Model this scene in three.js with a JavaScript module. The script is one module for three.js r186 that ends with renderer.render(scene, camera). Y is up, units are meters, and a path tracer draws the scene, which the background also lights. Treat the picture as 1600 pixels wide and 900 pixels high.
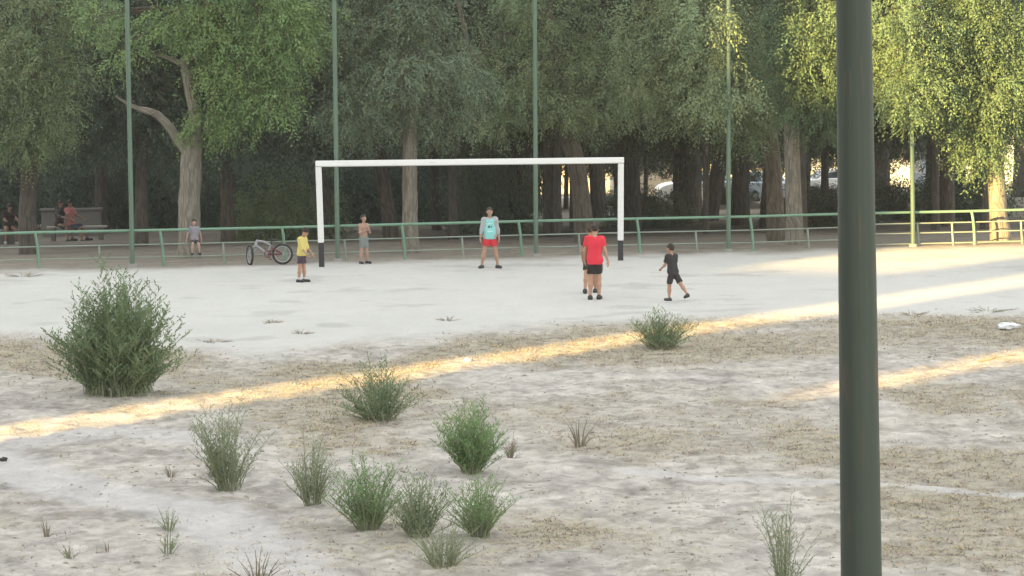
import * as THREE from 'three';
import { MarchingCubes } from 'three/addons/objects/MarchingCubes.js';
import { mergeGeometries, mergeVertices } from 'three/addons/utils/BufferGeometryUtils.js';
import { RoundedBoxGeometry } from 'three/addons/geometries/RoundedBoxGeometry.js';

// ------------------------------------------------------------------ camera, sky, sun, exposure
const scene = new THREE.Scene();
const F = 5000, EYE = 5.5, PITCH = Math.atan(410 / F), ROLL = -0.012;
const camera = new THREE.PerspectiveCamera(2 * Math.atan(450 / F) * 180 / Math.PI, 16 / 9, 0.5, 1500);
camera.position.set(0, EYE, 0);
camera.quaternion.setFromEuler(new THREE.Euler(-PITCH, 0, 0)).multiply(new THREE.Quaternion().setFromAxisAngle(new THREE.Vector3(0, 0, 1), ROLL));
camera.updateMatrixWorld(true);

const SKY_LEVEL = 0.2;
{
  const W = 512, H = 256, d = new Float32Array(W * H * 4);
  const sunAz = Math.atan2(0.799, -0.602);
  for (let j = 0; j < H; j++) for (let i = 0; i < W; i++) {
    const el = ((j + 0.5) / H - 0.5) * Math.PI, az = ((i + 0.5) / W - 0.5) * 2 * Math.PI;
    const e = Math.max(0, el) / (Math.PI / 2), low = Math.exp(-e * 5);
    const near = 0.5 + 0.5 * Math.cos(az - sunAz);
    const warm = low * Math.pow(near, 3);
    const o = (j * W + i) * 4;
    d[o] = SKY_LEVEL * (0.965 + 0.12 * low + 0.40 * warm);
    d[o + 1] = SKY_LEVEL * (1.01 + 0.12 * low + 0.32 * warm);
    d[o + 2] = SKY_LEVEL * (1.03 + 0.10 * low + 0.14 * warm);
    d[o + 3] = 1;
  }
  const sky = new THREE.DataTexture(d, W, H, THREE.RGBAFormat, THREE.FloatType);
  sky.mapping = THREE.EquirectangularReflectionMapping; sky.magFilter = THREE.LinearFilter; sky.minFilter = THREE.LinearFilter;
  sky.needsUpdate = true;
  scene.background = sky; scene.environment = sky;
}
const sun = new THREE.DirectionalLight(new THREE.Color().setRGB(1, 0.665, 0.23), 3.2);
const SUN_TAN = Math.tan(12 * Math.PI / 180);
sun.position.set(-0.602 * 150, SUN_TAN * 150, 0.799 * 150 - 60); sun.target.position.set(0, 0, -60);
sun.castShadow = true; sun.shadow.radius = 1.5; sun.shadow.mapSize.set(4096, 4096);
Object.assign(sun.shadow.camera, { left: -70, right: 70, top: 40, bottom: -40, near: 1, far: 400 });
scene.add(sun, sun.target);
const EXPOSURE = 7.8;
scene.fog = new THREE.FogExp2(new THREE.Color().setRGB(0.8, 0.82, 0.82), 0.00035);

// ------------------------------------------------------------------ helpers
function rng(seed) { let a = seed >>> 0; return () => { a = (a + 0x6D2B79F5) >>> 0; let t = a; t = Math.imul(t ^ (t >>> 15), t | 1); t ^= t + Math.imul(t ^ (t >>> 7), t | 61); return ((t ^ (t >>> 14)) >>> 0) / 4294967296; }; }
function hash2(x, y) { let h = Math.imul(x, 374761393) + Math.imul(y, 668265263); h = Math.imul(h ^ (h >>> 13), 1274126177); return ((h ^ (h >>> 16)) >>> 0) / 4294967296; }
function vnoise(x, y) { const xi = Math.floor(x), yi = Math.floor(y); let fx = x - xi, fy = y - yi; fx = fx * fx * (3 - 2 * fx); fy = fy * fy * (3 - 2 * fy);
  const a = hash2(xi, yi), b = hash2(xi + 1, yi), c = hash2(xi, yi + 1), e = hash2(xi + 1, yi + 1); return a + (b - a) * fx + (c - a) * fy + (a - b - c + e) * fx * fy; }
function fbm(x, y, n) { let s = 0, a = 0.5, t = 0; for (let i = 0; i < n; i++) { s += a * vnoise(x, y); t += a; a *= 0.5; x = x * 2.03 + 17.1; y = y * 2.03 + 9.7; } return s / t; }
const V = (x, y, z) => new THREE.Vector3(x, y, z);
const smooth = (a, b, x) => { const t = Math.min(1, Math.max(0, (x - a) / (b - a))); return t * t * (3 - 2 * t); };
const lerp = (a, b, t) => a + (b - a) * t;
const used = new Map();
function numbered(name) { const n = used.get(name) ?? 0; used.set(name, n + 1); return n ? `${name}_${String(n).padStart(3, '0')}` : name; }
function tag(o, label, category, group) { o.userData.label = label; o.userData.category = category; if (group) o.userData.group = group; return o; }
function thing(name, label, category, [x, y, z] = [0, 0, 0], turn = 0, group) { const o = new THREE.Group(); o.name = numbered(name); scene.add(o); o.position.set(x, y, z); o.rotation.y = turn; return tag(o, label, category, group); }
function part(name, geometry, material, parent) { const m = new THREE.Mesh(geometry, material); m.name = name; m.castShadow = m.receiveShadow = true; parent.add(m); return m; }
function struct(name, geometry, material) { const m = part(numbered(name), geometry, material, scene); m.userData.kind = 'structure'; return m; }
const col = (r, g, b) => new THREE.Color().setRGB(r, g, b);
function mat(r, g, b, rough = 0.85, more = {}) { return new THREE.MeshStandardMaterial({ color: col(r, g, b), roughness: rough, metalness: 0, ...more }); }

// the ground: a flat pitch and waste ground, and a park that falls away gently beyond the railing
const fenceD = (x) => 76.0 + 0.19 * (x + 1.5);
const EDGE = 0.7;
const RIM = [[-40, 60], [-8.8, 57.8], [-6, 55], [-4.3, 54], [-2.4, 56.3], [1.2, 59], [4.8, 59.9], [9.7, 60.3], [40, 61]];
function rimD(x) { let i = 0; while (i < RIM.length - 2 && x > RIM[i + 1][0]) i++; const [a, p] = RIM[i], [b, q] = RIM[i + 1]; return lerp(p, q, smooth(a, b, x)); }
const pitchMask = (x, d) => smooth(-1.5, 1.5, d - (rimD(x) + 3 * (fbm(x * 0.3 + 5, d * 0.2, 3) - 0.5)));
function relief(x, d) {
  const w = 1 - pitchMask(x, d), far = smooth(110, 60, d);
  return (0.05 * (fbm(x * 0.55 + 3, d * 0.4, 3) - 0.5) + 0.05 * (fbm(x * 4 + 31, d * 3.2, 2) - 0.5) * w * 1.5 + 0.012 * (vnoise(x * 11, d * 9) - 0.5) * w) * far;
}
function ground(x, d) { const over = d - fenceD(x) - EDGE; return relief(x, d) - (over > 0 ? 0.042 * over : 0); }
// a pixel of the 1600 x 900 photograph at a given distance, and the ground under a pixel
const camUp = V(0, 1, 0).applyQuaternion(camera.quaternion), camRight = V(1, 0, 0).applyQuaternion(camera.quaternion), camAhead = V(0, 0, -1).applyQuaternion(camera.quaternion);
function ray(px, py) { return camAhead.clone().addScaledVector(camRight, (px - 800) / F).addScaledVector(camUp, (450 - py) / F); }
function at(px, py, d) { const r = ray(px, py); return r.multiplyScalar(d / -r.z).add(camera.position); }
function foot(px, py) { const r = ray(px, py); let d = 20; for (; d < 400; d += 0.05) { const p = camera.position.clone().addScaledVector(r, d / -r.z); if (p.y <= ground(p.x, d)) break; } const p = camera.position.clone().addScaledVector(r, d / -r.z); p.y = ground(p.x, d); return p; }
function stand(px, d) { let p = at(px, 400, d); for (let k = 0; k < 3; k++) { const y = ground(p.x, d); const py = 450 - F * ((y - EYE) + d * Math.tan(PITCH)) / d; p = at(px, Math.min(900, py - ROLL * (px - 800)), d); } p.y = ground(p.x, d); return p; }

function dataTex(w, h, fn, srgb = true) {
  const a = new Uint8Array(w * h * 4), c = [0, 0, 0];
  for (let j = 0; j < h; j++) for (let i = 0; i < w; i++) { fn(i / w, j / h, c); const o = (j * w + i) * 4; for (let k = 0; k < 3; k++) { let v = Math.min(1, Math.max(0, c[k])); if (srgb) v = v <= 0.0031308 ? v * 12.92 : 1.055 * Math.pow(v, 1 / 2.4) - 0.055; a[o + k] = v * 255; } a[o + 3] = 255; }
  const t = new THREE.DataTexture(a, w, h, THREE.RGBAFormat); t.magFilter = THREE.LinearFilter; t.minFilter = THREE.LinearMipmapLinearFilter; t.generateMipmaps = true;
  if (srgb) t.colorSpace = THREE.SRGBColorSpace; t.wrapS = t.wrapT = THREE.RepeatWrapping; t.needsUpdate = true; return t;
}

// ------------------------------------------------------------------ ground
const PATHS = [
  [[-60, 700], [50, 745], [180, 775], [300, 800], [400, 850], [460, 905]].map(([x, y]) => foot(x, y)),
  [[980, 735], [1080, 748], [1200, 752], [1300, 752], [1400, 758], [1500, 766], [1640, 774]].map(([x, y]) => foot(x, y)),
  [[-40, 700], [60, 690], [200, 672], [330, 690]].map(([x, y]) => foot(x, y)),
];
const PATH_W = [0.55, 0.17, 0.5];
function nearPath(x, d) {
  let best = 0;
  PATHS.forEach((P, k) => { for (let i = 0; i + 1 < P.length; i++) { const ax = P[i].x, ad = -P[i].z, bx = P[i + 1].x - ax, bd = -P[i + 1].z - ad; let t = ((x - ax) * bx + (d - ad) * bd) / (bx * bx + bd * bd); t = Math.min(1, Math.max(0, t)); const q = Math.hypot(x - ax - t * bx, d - ad - t * bd); const w = PATH_W[k]; best = Math.max(best, (1 - smooth(w * 0.5, w * 1.5, q)) * [0.7, 0.62, 0.5][k]); } });
  return best;
}
const TX0 = -16, TXW = 32, TD0 = 20, TDW = 64;
function dryness(x, d) { // where dead grass and litter lie
  const w = 1 - pitchMask(x, d);
  const band = Math.exp(-Math.pow((d - (rimD(x) - 3.2)) / 3.2, 2));
  const n = fbm(x * 0.45 + 11, d * 0.26 + 4, 4);
  const right = smooth(2.5, 6, x) * smooth(44, 36, d) * 0.22;
  return Math.min(1, Math.max(0, w * (smooth(0.38, 0.74, n + 0.2 * band + right) * 0.85 + 0.08)));
}
{
  const map = dataTex(2048, 2048, (u, v, c) => {
    const x = TX0 + u * TXW, d = TD0 + v * TDW;
    const w = 1 - pitchMask(x, d), dry = dryness(x, d) * (1 - 0.85 * nearPath(x, d)) * (0.75 + 0.5 * (fbm(x * 3, d * 2.2 + 7, 3) - 0.2)), path = nearPath(x, d) * w;
    const big = fbm(x * 0.35 + 40, d * 0.22, 3) - 0.5, mid = fbm(x * 2.1, d * 1.3 + 8, 4) - 0.5, fine = fbm(x * 13, d * 8, 3) - 0.5;
    let r = 0.505, g = 0.493, b = 0.462;                                // rolled pale pitch
    const k = 1 + 0.10 * big + 0.10 * mid + 0.10 * fine;
    r *= k; g *= k; b *= k;
    const scuff = smooth(0.62, 0.78, fbm(x * 0.9 + 70, d * 0.9, 4)) * 0.4 + 0.3 * smooth(0.6, 0.75, fbm(x * 2.6 + 20, d * 2.2, 3)) * Math.exp(-Math.pow((d - 72.6) / 1.6, 2) - Math.pow((x + 0.9) / 3.2, 2)); r -= 0.2 * scuff; g -= 0.2 * scuff; b -= 0.19 * scuff;
    let sr = 0.40, sg = 0.368, sb = 0.336;                              // loose soil
    const ks = 1 + 0.3 * big + 0.75 * mid + 0.5 * fine + 0.75 * (fbm(x * 4.5 + 3, d * 3.6, 3) - 0.5); sr *= ks; sg *= ks; sb *= ks;
    sr = lerp(sr, 0.325 * (1 + 0.6 * fine), dry); sg = lerp(sg, 0.29 * (1 + 0.6 * fine), dry); sb = lerp(sb, 0.215 * (1 + 0.5 * fine), dry);
    const crumb = smooth(0.56, 0.74, fbm(x * 5 + 9, d * 4.4 + 3, 3)) * (0.35 + 0.65 * smooth(0.4, 0.62, fbm(x * 0.8, d * 0.55 + 60, 3)));
    sr = lerp(sr, 0.21, crumb * 0.6); sg = lerp(sg, 0.185, crumb * 0.6); sb = lerp(sb, 0.155, crumb * 0.6);
    const pale = 1 + 0.12 * mid + 0.16 * fine; sr = lerp(sr, 0.50 * pale, path); sg = lerp(sg, 0.475 * pale, path); sb = lerp(sb, 0.465 * pale, path);
    r = lerp(r, sr, w); g = lerp(g, sg, w); b = lerp(b, sb, w);
    const rim = smooth(-2.6, -0.3, d - fenceD(x) - EDGE + 1.5 * (fbm(x * 1.2, d * 0.8, 3) - 0.5)); // trodden leaf litter along the railing
    r = lerp(r, 0.235 + 0.14 * mid + 0.1 * fine, rim); g = lerp(g, 0.205 + 0.13 * mid + 0.1 * fine, rim); b = lerp(b, 0.17 + 0.11 * mid + 0.08 * fine, rim);
    c[0] = r; c[1] = g; c[2] = b;
  });
  map.wrapS = map.wrapT = THREE.MirroredRepeatWrapping; map.anisotropy = 16;
  const grain = dataTex(1024, 1024, (u, v, c) => { const q = fbm(u * 64, v * 64, 4); c[0] = c[1] = c[2] = q; }, false);
  grain.repeat.set(TXW / 2, TDW / 2);
  const gm = new THREE.MeshStandardMaterial({ map, bumpMap: grain, bumpScale: 0.02, roughness: 0.96 });
  const xs = [], ts = [];
  for (let x = -320; x < -16; x += 19) xs.push(x); for (let x = -16; x < 16.01; x += 0.1) xs.push(x); for (let x = 35; x <= 330; x += 19) xs.push(x);
  for (let t = -220; t < 20; t += 15) ts.push(t); for (let t = 20; t < 76; t += 0.11) ts.push(t); ts.push(76);
  const pos = [], uv = [], idx = [];
  for (const t of ts) for (const x of xs) { const xx = Math.max(-60, Math.min(60, x)), d = t + (fenceD(xx) + EDGE - 76) * smooth(30, 76, t); pos.push(x, ground(x, Math.min(d, fenceD(x) + EDGE)), -d); uv.push((x - TX0) / TXW, (d - TD0) / TDW); }
  const n = xs.length; for (let j = 0; j + 1 < ts.length; j++) for (let i = 0; i + 1 < n; i++) { const a = j * n + i; idx.push(a, a + 1, a + n, a + 1, a + n + 1, a + n); }
  const g = new THREE.BufferGeometry(); g.setAttribute('position', new THREE.Float32BufferAttribute(pos, 3)); g.setAttribute('uv', new THREE.Float32BufferAttribute(uv, 2)); g.setIndex(idx); g.computeVertexNormals();
  struct('ground', g, gm);
  // the park beyond the railing: bare trodden earth that falls away
  const pm = new THREE.MeshStandardMaterial({ roughness: 1, bumpMap: grain, bumpScale: 0.04, map: dataTex(1024, 1024, (u, v, c) => { const a = fbm(u * 24, v * 24, 4) - 0.5, b = fbm(u * 90, v * 140, 3) - 0.5; const k = 1 + 0.6 * a + 0.6 * b; c[0] = 0.215 * k; c[1] = 0.185 * k; c[2] = 0.15 * k; }) });
  const ts2 = [], p2 = [], u2 = [], i2 = [], xs2 = []; for (let t = 0; t < 40; t += 0.5) ts2.push(t); for (let t = 40; t <= 700; t += 20) ts2.push(t);
  for (let x = -320; x < -20; x += 20) xs2.push(x); for (let x = -20; x < 20; x += 0.5) xs2.push(x); for (let x = 20; x <= 320; x += 20) xs2.push(x);
  for (const t of ts2) for (const x of xs2) { const xx = Math.max(-60, Math.min(60, x)), d = fenceD(xx) + EDGE + t; p2.push(x, relief(x, d) + 0.06 * (fbm(x * 0.5, d * 0.5, 3) - 0.5) * smooth(0, 3, t) - 0.042 * Math.min(t, 260), -d); u2.push(x / 14, d / 14); }
  const m = xs2.length; for (let j = 0; j + 1 < ts2.length; j++) for (let i = 0; i + 1 < m; i++) { const a = j * m + i; i2.push(a, a + 1, a + m, a + 1, a + m + 1, a + m); }
  const g2 = new THREE.BufferGeometry(); g2.setAttribute('position', new THREE.Float32BufferAttribute(p2, 3)); g2.setAttribute('uv', new THREE.Float32BufferAttribute(u2, 2)); g2.setIndex(i2); g2.computeVertexNormals();
  const tmp = pm.bumpMap.clone(); tmp.repeat.set(6, 6); tmp.needsUpdate = true; pm.bumpMap = tmp;
  struct('park_ground', g2, pm);
}

// ------------------------------------------------------------------ buildings
const wallTex = (r, g, b) => dataTex(256, 256, (u, v, c) => { const k = 1 + 0.16 * (fbm(u * 6, v * 6, 4) - 0.5) + 0.1 * (fbm(u * 60, v * 60, 2) - 0.5); c[0] = r * k; c[1] = g * k; c[2] = b * k; });
const glassDark = mat(0.05, 0.06, 0.07, 0.15), shutterMat = mat(0.5, 0.47, 0.4, 0.6), roofMat = mat(0.32, 0.2, 0.14, 0.9), frameMat = mat(0.6, 0.6, 0.58, 0.5);
const winFrame = (() => { const b = (w, h, x, y) => new THREE.BoxGeometry(w, h, 0.14).translate(x, y, 0.05); return mergeGeometries([b(1.3, 0.08, 0, 0.66), b(1.4, 0.1, 0, -0.67), b(0.08, 1.24, -0.61, 0), b(0.08, 1.24, 0.61, 0), b(0.06, 1.24, 0, 0)]); })();
const winPane = new THREE.BoxGeometry(1.14, 1.24, 0.05);
// width along its front, height, depth; the front faces +z before the turn
function building(name, label, pos, turn, w, h, dp, color, storeys) {
  const o = thing(name, label, 'building', pos, turn);
  const wm = new THREE.MeshStandardMaterial({ map: wallTex(...color), roughness: 0.9 });
  part('wall', new THREE.BoxGeometry(w, h + 2, dp).translate(0, h / 2 - 1, 0), wm, o);
  part('roof', new THREE.BoxGeometry(w + 0.5, 0.3, dp + 0.5).translate(0, h + 0.15, 0), roofMat, o);
  const n = Math.max(0, Math.floor((w - 1) / 2.6)), step = h / storeys;
  for (let s = 0; s < storeys; s++) for (let i = 0; i < n; i++) for (const side of [1, -1]) {
    const f = part('window', winFrame, frameMat, o); f.position.set((i - (n - 1) / 2) * 2.6, (s + 0.5) * step, side * (dp / 2 + 0.003)); if (side < 0) f.rotation.y = Math.PI;
    part('pane', winPane, (i * 7 + s * 3) % 4 ? glassDark : shutterMat, f);
  }
  return o;
}
// unseen blocks added behind the camera on the left to keep the low sun off the waste ground, with narrow slots between them
const AZ = 37 * Math.PI / 180, SX = Math.sin(AZ), SD = Math.cos(AZ);
function shadeBlock(label, u0, u1, t, h, color, storeys, dp = 9) {
  const u = (u0 + u1) / 2, tt = t - dp / 2, x = SX * tt + SD * u, d = SD * tt - SX * u;
  building('added_shade_block', label, [x, 0, -d], Math.PI - AZ, u1 - u0, h, dp, color, storeys);
}
shadeBlock('added cream shade block, unseen, farthest to the left of the waste ground', -108, -42.1, -10, 29, [0.55, 0.5, 0.42], 8);
shadeBlock('added low pale shade block between the cream and slim ones', -42.6, -39.25, -10.5, 20, [0.6, 0.56, 0.5], 6, 7);
shadeBlock('added lower ochre shade block between the pale and slim ones', -39.5, -35.0, -11.5, 15.1, [0.55, 0.42, 0.28], 4, 6);
shadeBlock('added slim shade block standing alone beside the brick coloured one', -35.2, -32.55, -10, 29, [0.5, 0.45, 0.38], 8, 5);
shadeBlock('added brick coloured shade block between two narrow sun slots', -31.4, -25.2, -10, 28, [0.42, 0.26, 0.19], 8);
shadeBlock('added low shade block in the slot between the brick and grey ones', -25.5, -24.1, -12, 10.8, [0.40, 0.42, 0.44], 2, 4);
shadeBlock('added grey shade block nearest to the street lamp post', -24.35, -4, -10, 28, [0.5, 0.48, 0.45], 8);

// ------------------------------------------------------------------ trees
function limbGeo(points, radii, sides = 9, rough = 0, seed = 1) { // a tapered limb through points
  const curve = new THREE.CatmullRomCurve3(points), n = Math.max(3, points.length * 4), pos = [], uv = [], idx = [];
  const up = V(0.31, 0.2, 0.93).normalize(); let len = 0, prev = null;
  for (let j = 0; j <= n; j++) {
    const t = j / n, p = curve.getPoint(t), tn = curve.getTangent(t).normalize();
    if (prev) len += prev.distanceTo(p); prev = p;
    const b = tn.clone().cross(up).normalize(), c = b.clone().cross(tn);
    const f = t * (radii.length - 1), k = Math.min(radii.length - 2, Math.floor(f)), r = lerp(radii[k], radii[k + 1], f - k);
    for (let i = 0; i <= sides; i++) { const a = (i % sides) / sides * Math.PI * 2, rr = r * (1 + rough * (hash2(i % sides + seed * 31, Math.floor(j / 2)) - 0.5) + rough * 0.8 * Math.sin(a * 3 + seed)); pos.push(p.x + rr * (Math.cos(a) * b.x + Math.sin(a) * c.x), p.y + rr * (Math.cos(a) * b.y + Math.sin(a) * c.y), p.z + rr * (Math.cos(a) * b.z + Math.sin(a) * c.z)); uv.push(i / sides * Math.max(1, Math.round(r * 6.28 / 0.4)), len / 1.2); }
  }
  for (let j = 0; j < n; j++) for (let i = 0; i < sides; i++) { const a = j * (sides + 1) + i; idx.push(a, a + 1, a + sides + 1, a + 1, a + sides + 2, a + sides + 1); }
  const g = new THREE.BufferGeometry(); g.setAttribute('position', new THREE.Float32BufferAttribute(pos, 3)); g.setAttribute('uv', new THREE.Float32BufferAttribute(uv, 2)); g.setIndex(idx); g.computeVertexNormals(); return g;
}
const barkMap = (r, g, b) => dataTex(256, 256, (u, v, c) => { const s = fbm(u * 16, v * 7, 4), q = fbm(u * 40 + 5, v * 26, 3), k = 0.72 + 0.55 * smooth(0.25, 0.75, s) * (0.7 + 0.6 * q); c[0] = r * k; c[1] = g * k; c[2] = b * k; });
const barkBump = dataTex(256, 256, (u, v, c) => { c[0] = c[1] = c[2] = fbm(u * 22, v * 5, 4); }, false);
const bark = (r, g, b) => new THREE.MeshStandardMaterial({ map: barkMap(r, g, b), bumpMap: barkBump, bumpScale: 0.05, roughness: 0.95 });
const barkPale = bark(0.27, 0.245, 0.205), barkBrown = bark(0.165, 0.14, 0.115), barkShaded = bark(0.12, 0.105, 0.09);  // the darkest bark has the shade under the trees put into its colour

const leafMat = (r, g, b, tr = 0.25) => new THREE.MeshPhysicalMaterial({ color: col(r, g, b), vertexColors: true, roughness: 0.75, transmission: tr, thickness: 0, side: THREE.DoubleSide, specularIntensity: 0.35 });
const leafGrey = leafMat(0.225, 0.290, 0.155), leafGreen = leafMat(0.200, 0.300, 0.120), leafShaded = leafMat(0.105, 0.145, 0.098), leafLit = leafMat(0.118, 0.195, 0.115), leafBlue = leafMat(0.180, 0.235, 0.150);  // the darkest leaf colour holds painted shade for the grove behind

// leaves gathered as numbers: a drooping spray of small leaves on a twig
class Leaves {
  constructor(R) { this.p = []; this.c = []; this.n = 0; this.R = R; }
  leaf(o, dir, side, len, w, tone) {
    const { p, c } = this, mx = o.x + dir.x * len * 0.5, my = o.y + dir.y * len * 0.5, mz = o.z + dir.z * len * 0.5;
    p.push(o.x, o.y, o.z, mx + side.x * w, my + side.y * w, mz + side.z * w, o.x + dir.x * len, o.y + dir.y * len, o.z + dir.z * len, mx - side.x * w, my - side.y * w, mz - side.z * w);
    for (let i = 0; i < 4; i++) c.push(tone[0], tone[1], tone[2]); this.n++;
  }
  spray(o, dir, len, leafLen, count, tone, droop = 0.9) {
    const R = this.R, nrm = V((R() - 0.5) * 1.1, 0.75, (R() - 0.5) * 1.1 + 0.25).normalize(), jit = V(0, 0, 0), d = dir.clone().normalize(), pt = o.clone(), side = V(0, 0, 0), ld = V(0, 0, 0), step = len / count;
    for (let i = 0; i < count; i++) {
      d.y -= droop * step / len * 0.9; d.normalize(); pt.addScaledVector(d, step);
      side.set(R() - 0.5, (R() - 0.5) * 0.7, R() - 0.5).cross(d).normalize();
      for (const s of [1, -1]) { ld.copy(d).multiplyScalar(0.7).addScaledVector(side, s * (0.5 + 0.6 * R())); ld.y -= 0.25 * R(); ld.normalize();
        const sd = jit.set(nrm.x + (R() - 0.5) * 0.9, nrm.y + (R() - 0.5) * 0.9, nrm.z + (R() - 0.5) * 0.9).clone().cross(ld).normalize(), k = 0.85 + 0.3 * R();
        this.leaf(pt.clone().addScaledVector(side, s * 0.05 * len * R() * 2), ld, sd, leafLen * (0.7 + 0.6 * R()), leafLen * 0.24, [tone[0] * k, tone[1] * k, tone[2] * k]); }
    }
  }
  build() {
    const g = new THREE.BufferGeometry(), idx = new Uint32Array(this.n * 6); for (let i = 0; i < this.n; i++) idx.set([i * 4, i * 4 + 1, i * 4 + 2, i * 4, i * 4 + 2, i * 4 + 3], i * 6);
    g.setAttribute('position', new THREE.Float32BufferAttribute(this.p, 3)); g.setAttribute('color', new THREE.Float32BufferAttribute(this.c, 3)); g.setIndex(new THREE.BufferAttribute(idx, 1)); g.computeVertexNormals(); return g;
  }
}
function lobeSprays(L, R, c, rx, ry, rz, dens, leafLen, hue) { // fill one clump of a crown
  const n = Math.round(dens * Math.PI * rx * ry), o = V(0, 0, 0), dir = V(0, 0, 0);
  for (let i = 0; i < n; i++) {
    do o.set(R() * 2 - 1, R() * 2 - 1, R() * 2 - 1); while (o.lengthSq() > 1);
    const q = o.length(); o.multiplyScalar((0.35 + 0.65 * Math.pow(q, 0.5)) / (q || 1));
    dir.set(o.x + (R() - 0.5) * 0.8, o.y * 0.6 + 0.15 + (R() - 0.5) * 0.6, o.z + (R() - 0.5) * 0.8);
    const tone = 0.82 + 0.4 * R(), y = (R() - 0.5) * 0.16 + hue;
    L.spray(V(c.x + o.x * rx * 0.8, c.y + o.y * ry * 0.8, c.z + o.z * rz * 0.8), dir, 0.42 + 0.5 * R(), leafLen, 10, [tone * (1 + y), tone, tone * (1 - y)], 1.3 + 1.0 * R());
  }
}
const MPX = (d) => d / F; // metres per photograph pixel

// a tree of the front row: its own trunk line (pixels at its distance), limbs to each clump, and the clumps of its crown
function frontTree(name, label, d, trunkPts, trunkR, lobes, leafMaterial, barkMaterial, seed, opt = {}) {
  const R = rng(seed), m = MPX(d), b = stand(trunkPts[0][0], d), o = thing(name, label, 'tree', [b.x, b.y, b.z]);
  const loc = (px, py, dd = 0) => at(px, py, d + dd).sub(b);
  const pts = trunkPts.map(([x, y, dd = 0], i) => i === 0 ? V(0, -0.25, 0) : loc(x, y, dd));
  const geos = [limbGeo(pts, trunkR, 11, 0.10, seed)], twigs = [];
  for (const [line, radii] of opt.limbs ?? []) geos.push(limbGeo(line.map(([x, y, dd = 0]) => loc(x, y, dd)), radii, 8, 0.1, seed + 7));
  const L = new Leaves(R), top = pts[pts.length - 1], forks = pts.slice(Math.max(1, pts.length - 3)); 
  for (const [x, y, rx, ry, dz = 0, k = 1] of lobes) {
    const c = loc(x, y, dz), ax = rx * m, ay = ry * m;
    // short clumps within a lobe give the crown its ragged outline
    const sub = Math.max(3, Math.round(rx * ry / 430));
    for (let s = 0; s < sub; s++) { let q; do q = V(R() * 2 - 1, R() * 2 - 1, R() * 2 - 1); while (q.lengthSq() > 1);
      const rr = 0.2 + 0.3 * R() * R(); lobeSprays(L, R, V(c.x + q.x * ax * 0.85, c.y + q.y * ay * 0.85, c.z + q.z * ax * 0.9), rr * 1.3, rr * 0.85, rr * 1.3, (opt.dens ?? 46) * 1.9 * k, opt.leaf ?? 0.088, (opt.hue ?? 0) + (R() - 0.5) * 0.1); }
    let f = forks[0]; for (const q of forks) if (q.distanceTo(c) < f.distanceTo(c)) f = q;
    const mid = f.clone().lerp(c, 0.5).add(V((R() - 0.5) * 0.4, 0.25 + 0.3 * R(), (R() - 0.5) * 0.4));
    twigs.push(limbGeo([f, mid, c], [0.05, 0.035, 0.012], 6, 0.05, seed + 3));
    for (let s = 0; s < 4; s++) { const e = V((R() - 0.5) * 1.8 * ax, (R() - 0.6) * 1.6 * ay, (R() - 0.5) * 1.8 * ax).add(c); twigs.push(limbGeo([mid, mid.clone().lerp(e, 0.55).add(V(0, 0.2 * R(), 0)), e], [0.02, 0.014, 0.005], 5, 0, seed + s)); }
  }
  part('trunk', mergeGeometries(geos), barkMaterial, o);
  part('branch', mergeGeometries(twigs), barkBrown, o);
  part('crown', L.build(), leafMaterial, o);
  return o;
}
const GROUP_FRONT = undefined;
frontTree('elm_tree', 'drooping tree with a dark trunk at the far left of the railing', 86, [[46, 396], [44, 330], [48, 260], [52, 200], [50, 120], [60, 40], [60, -60]], [0.29, 0.23, 0.22, 0.2, 0.16, 0.1, 0.05],
  [[15, 130, 85, 70, -1], [48, 170, 50, 50, -1.2], [52, 90, 60, 50, -1], [30, 222, 30, 24, -0.8], [95, 165, 62, 60, -0.8], [50, 60, 110, 45, 0], [140, 35, 60, 40, 0.5], [8, 215, 55, 36, 0], [70, 218, 48, 32, -0.6], [115, 110, 45, 45, -0.5], [-60, 150, 70, 90, 0], [50, -40, 150, 60, 0], [60, -160, 170, 90, 0]], leafGrey, barkShaded, 11, { hue: 0.02 });
frontTree('elm_tree', 'thick pale forked trunk with a bare limb reaching left, behind the seated child', 79.2, [[296, 400], [296, 340], [298, 280], [300, 236], [306, 190], [294, 130], [291, 95], [318, 40], [330, -50], [335, -140]], [0.30, 0.265, 0.26, 0.245, 0.14, 0.12, 0.105, 0.09, 0.07, 0.03],
  [[330, 20, 46, 30, -0.8], [300, 52, 34, 34, -0.7], [270, 20, 40, 28, -0.4], [460, 35, 50, 40, -0.6], [380, 90, 60, 40, -0.5], [440, 130, 40, 30, -0.6], [400, 40, 90, 45, -0.6], [440, 80, 50, 35, -1], [340, 40, 60, 35, -0.4], [375, 130, 55, 38, -0.6], [415, 160, 48, 26, -1], [330, 200, 18, 26, -0.4], [352, 165, 36, 32, -0.4], [165, 20, 46, 28, 0], [190, 75, 20, 22, -0.3], [300, -60, 90, 40, 0], [400, -40, 120, 50, 0], [330, -150, 170, 80, 0]], leafGreen, barkPale, 22,
  { limbs: [[[[300, 246], [282, 222], [258, 190], [240, 176], [212, 168], [180, 150]], [0.17, 0.13, 0.11, 0.10, 0.06, 0.02]], [[[292, 105], [268, 92], [238, 84]], [0.09, 0.06, 0.02]], [[[296, 92], [318, 78], [345, 66]], [0.08, 0.06, 0.03]]], hue: 0.0 });
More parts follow.
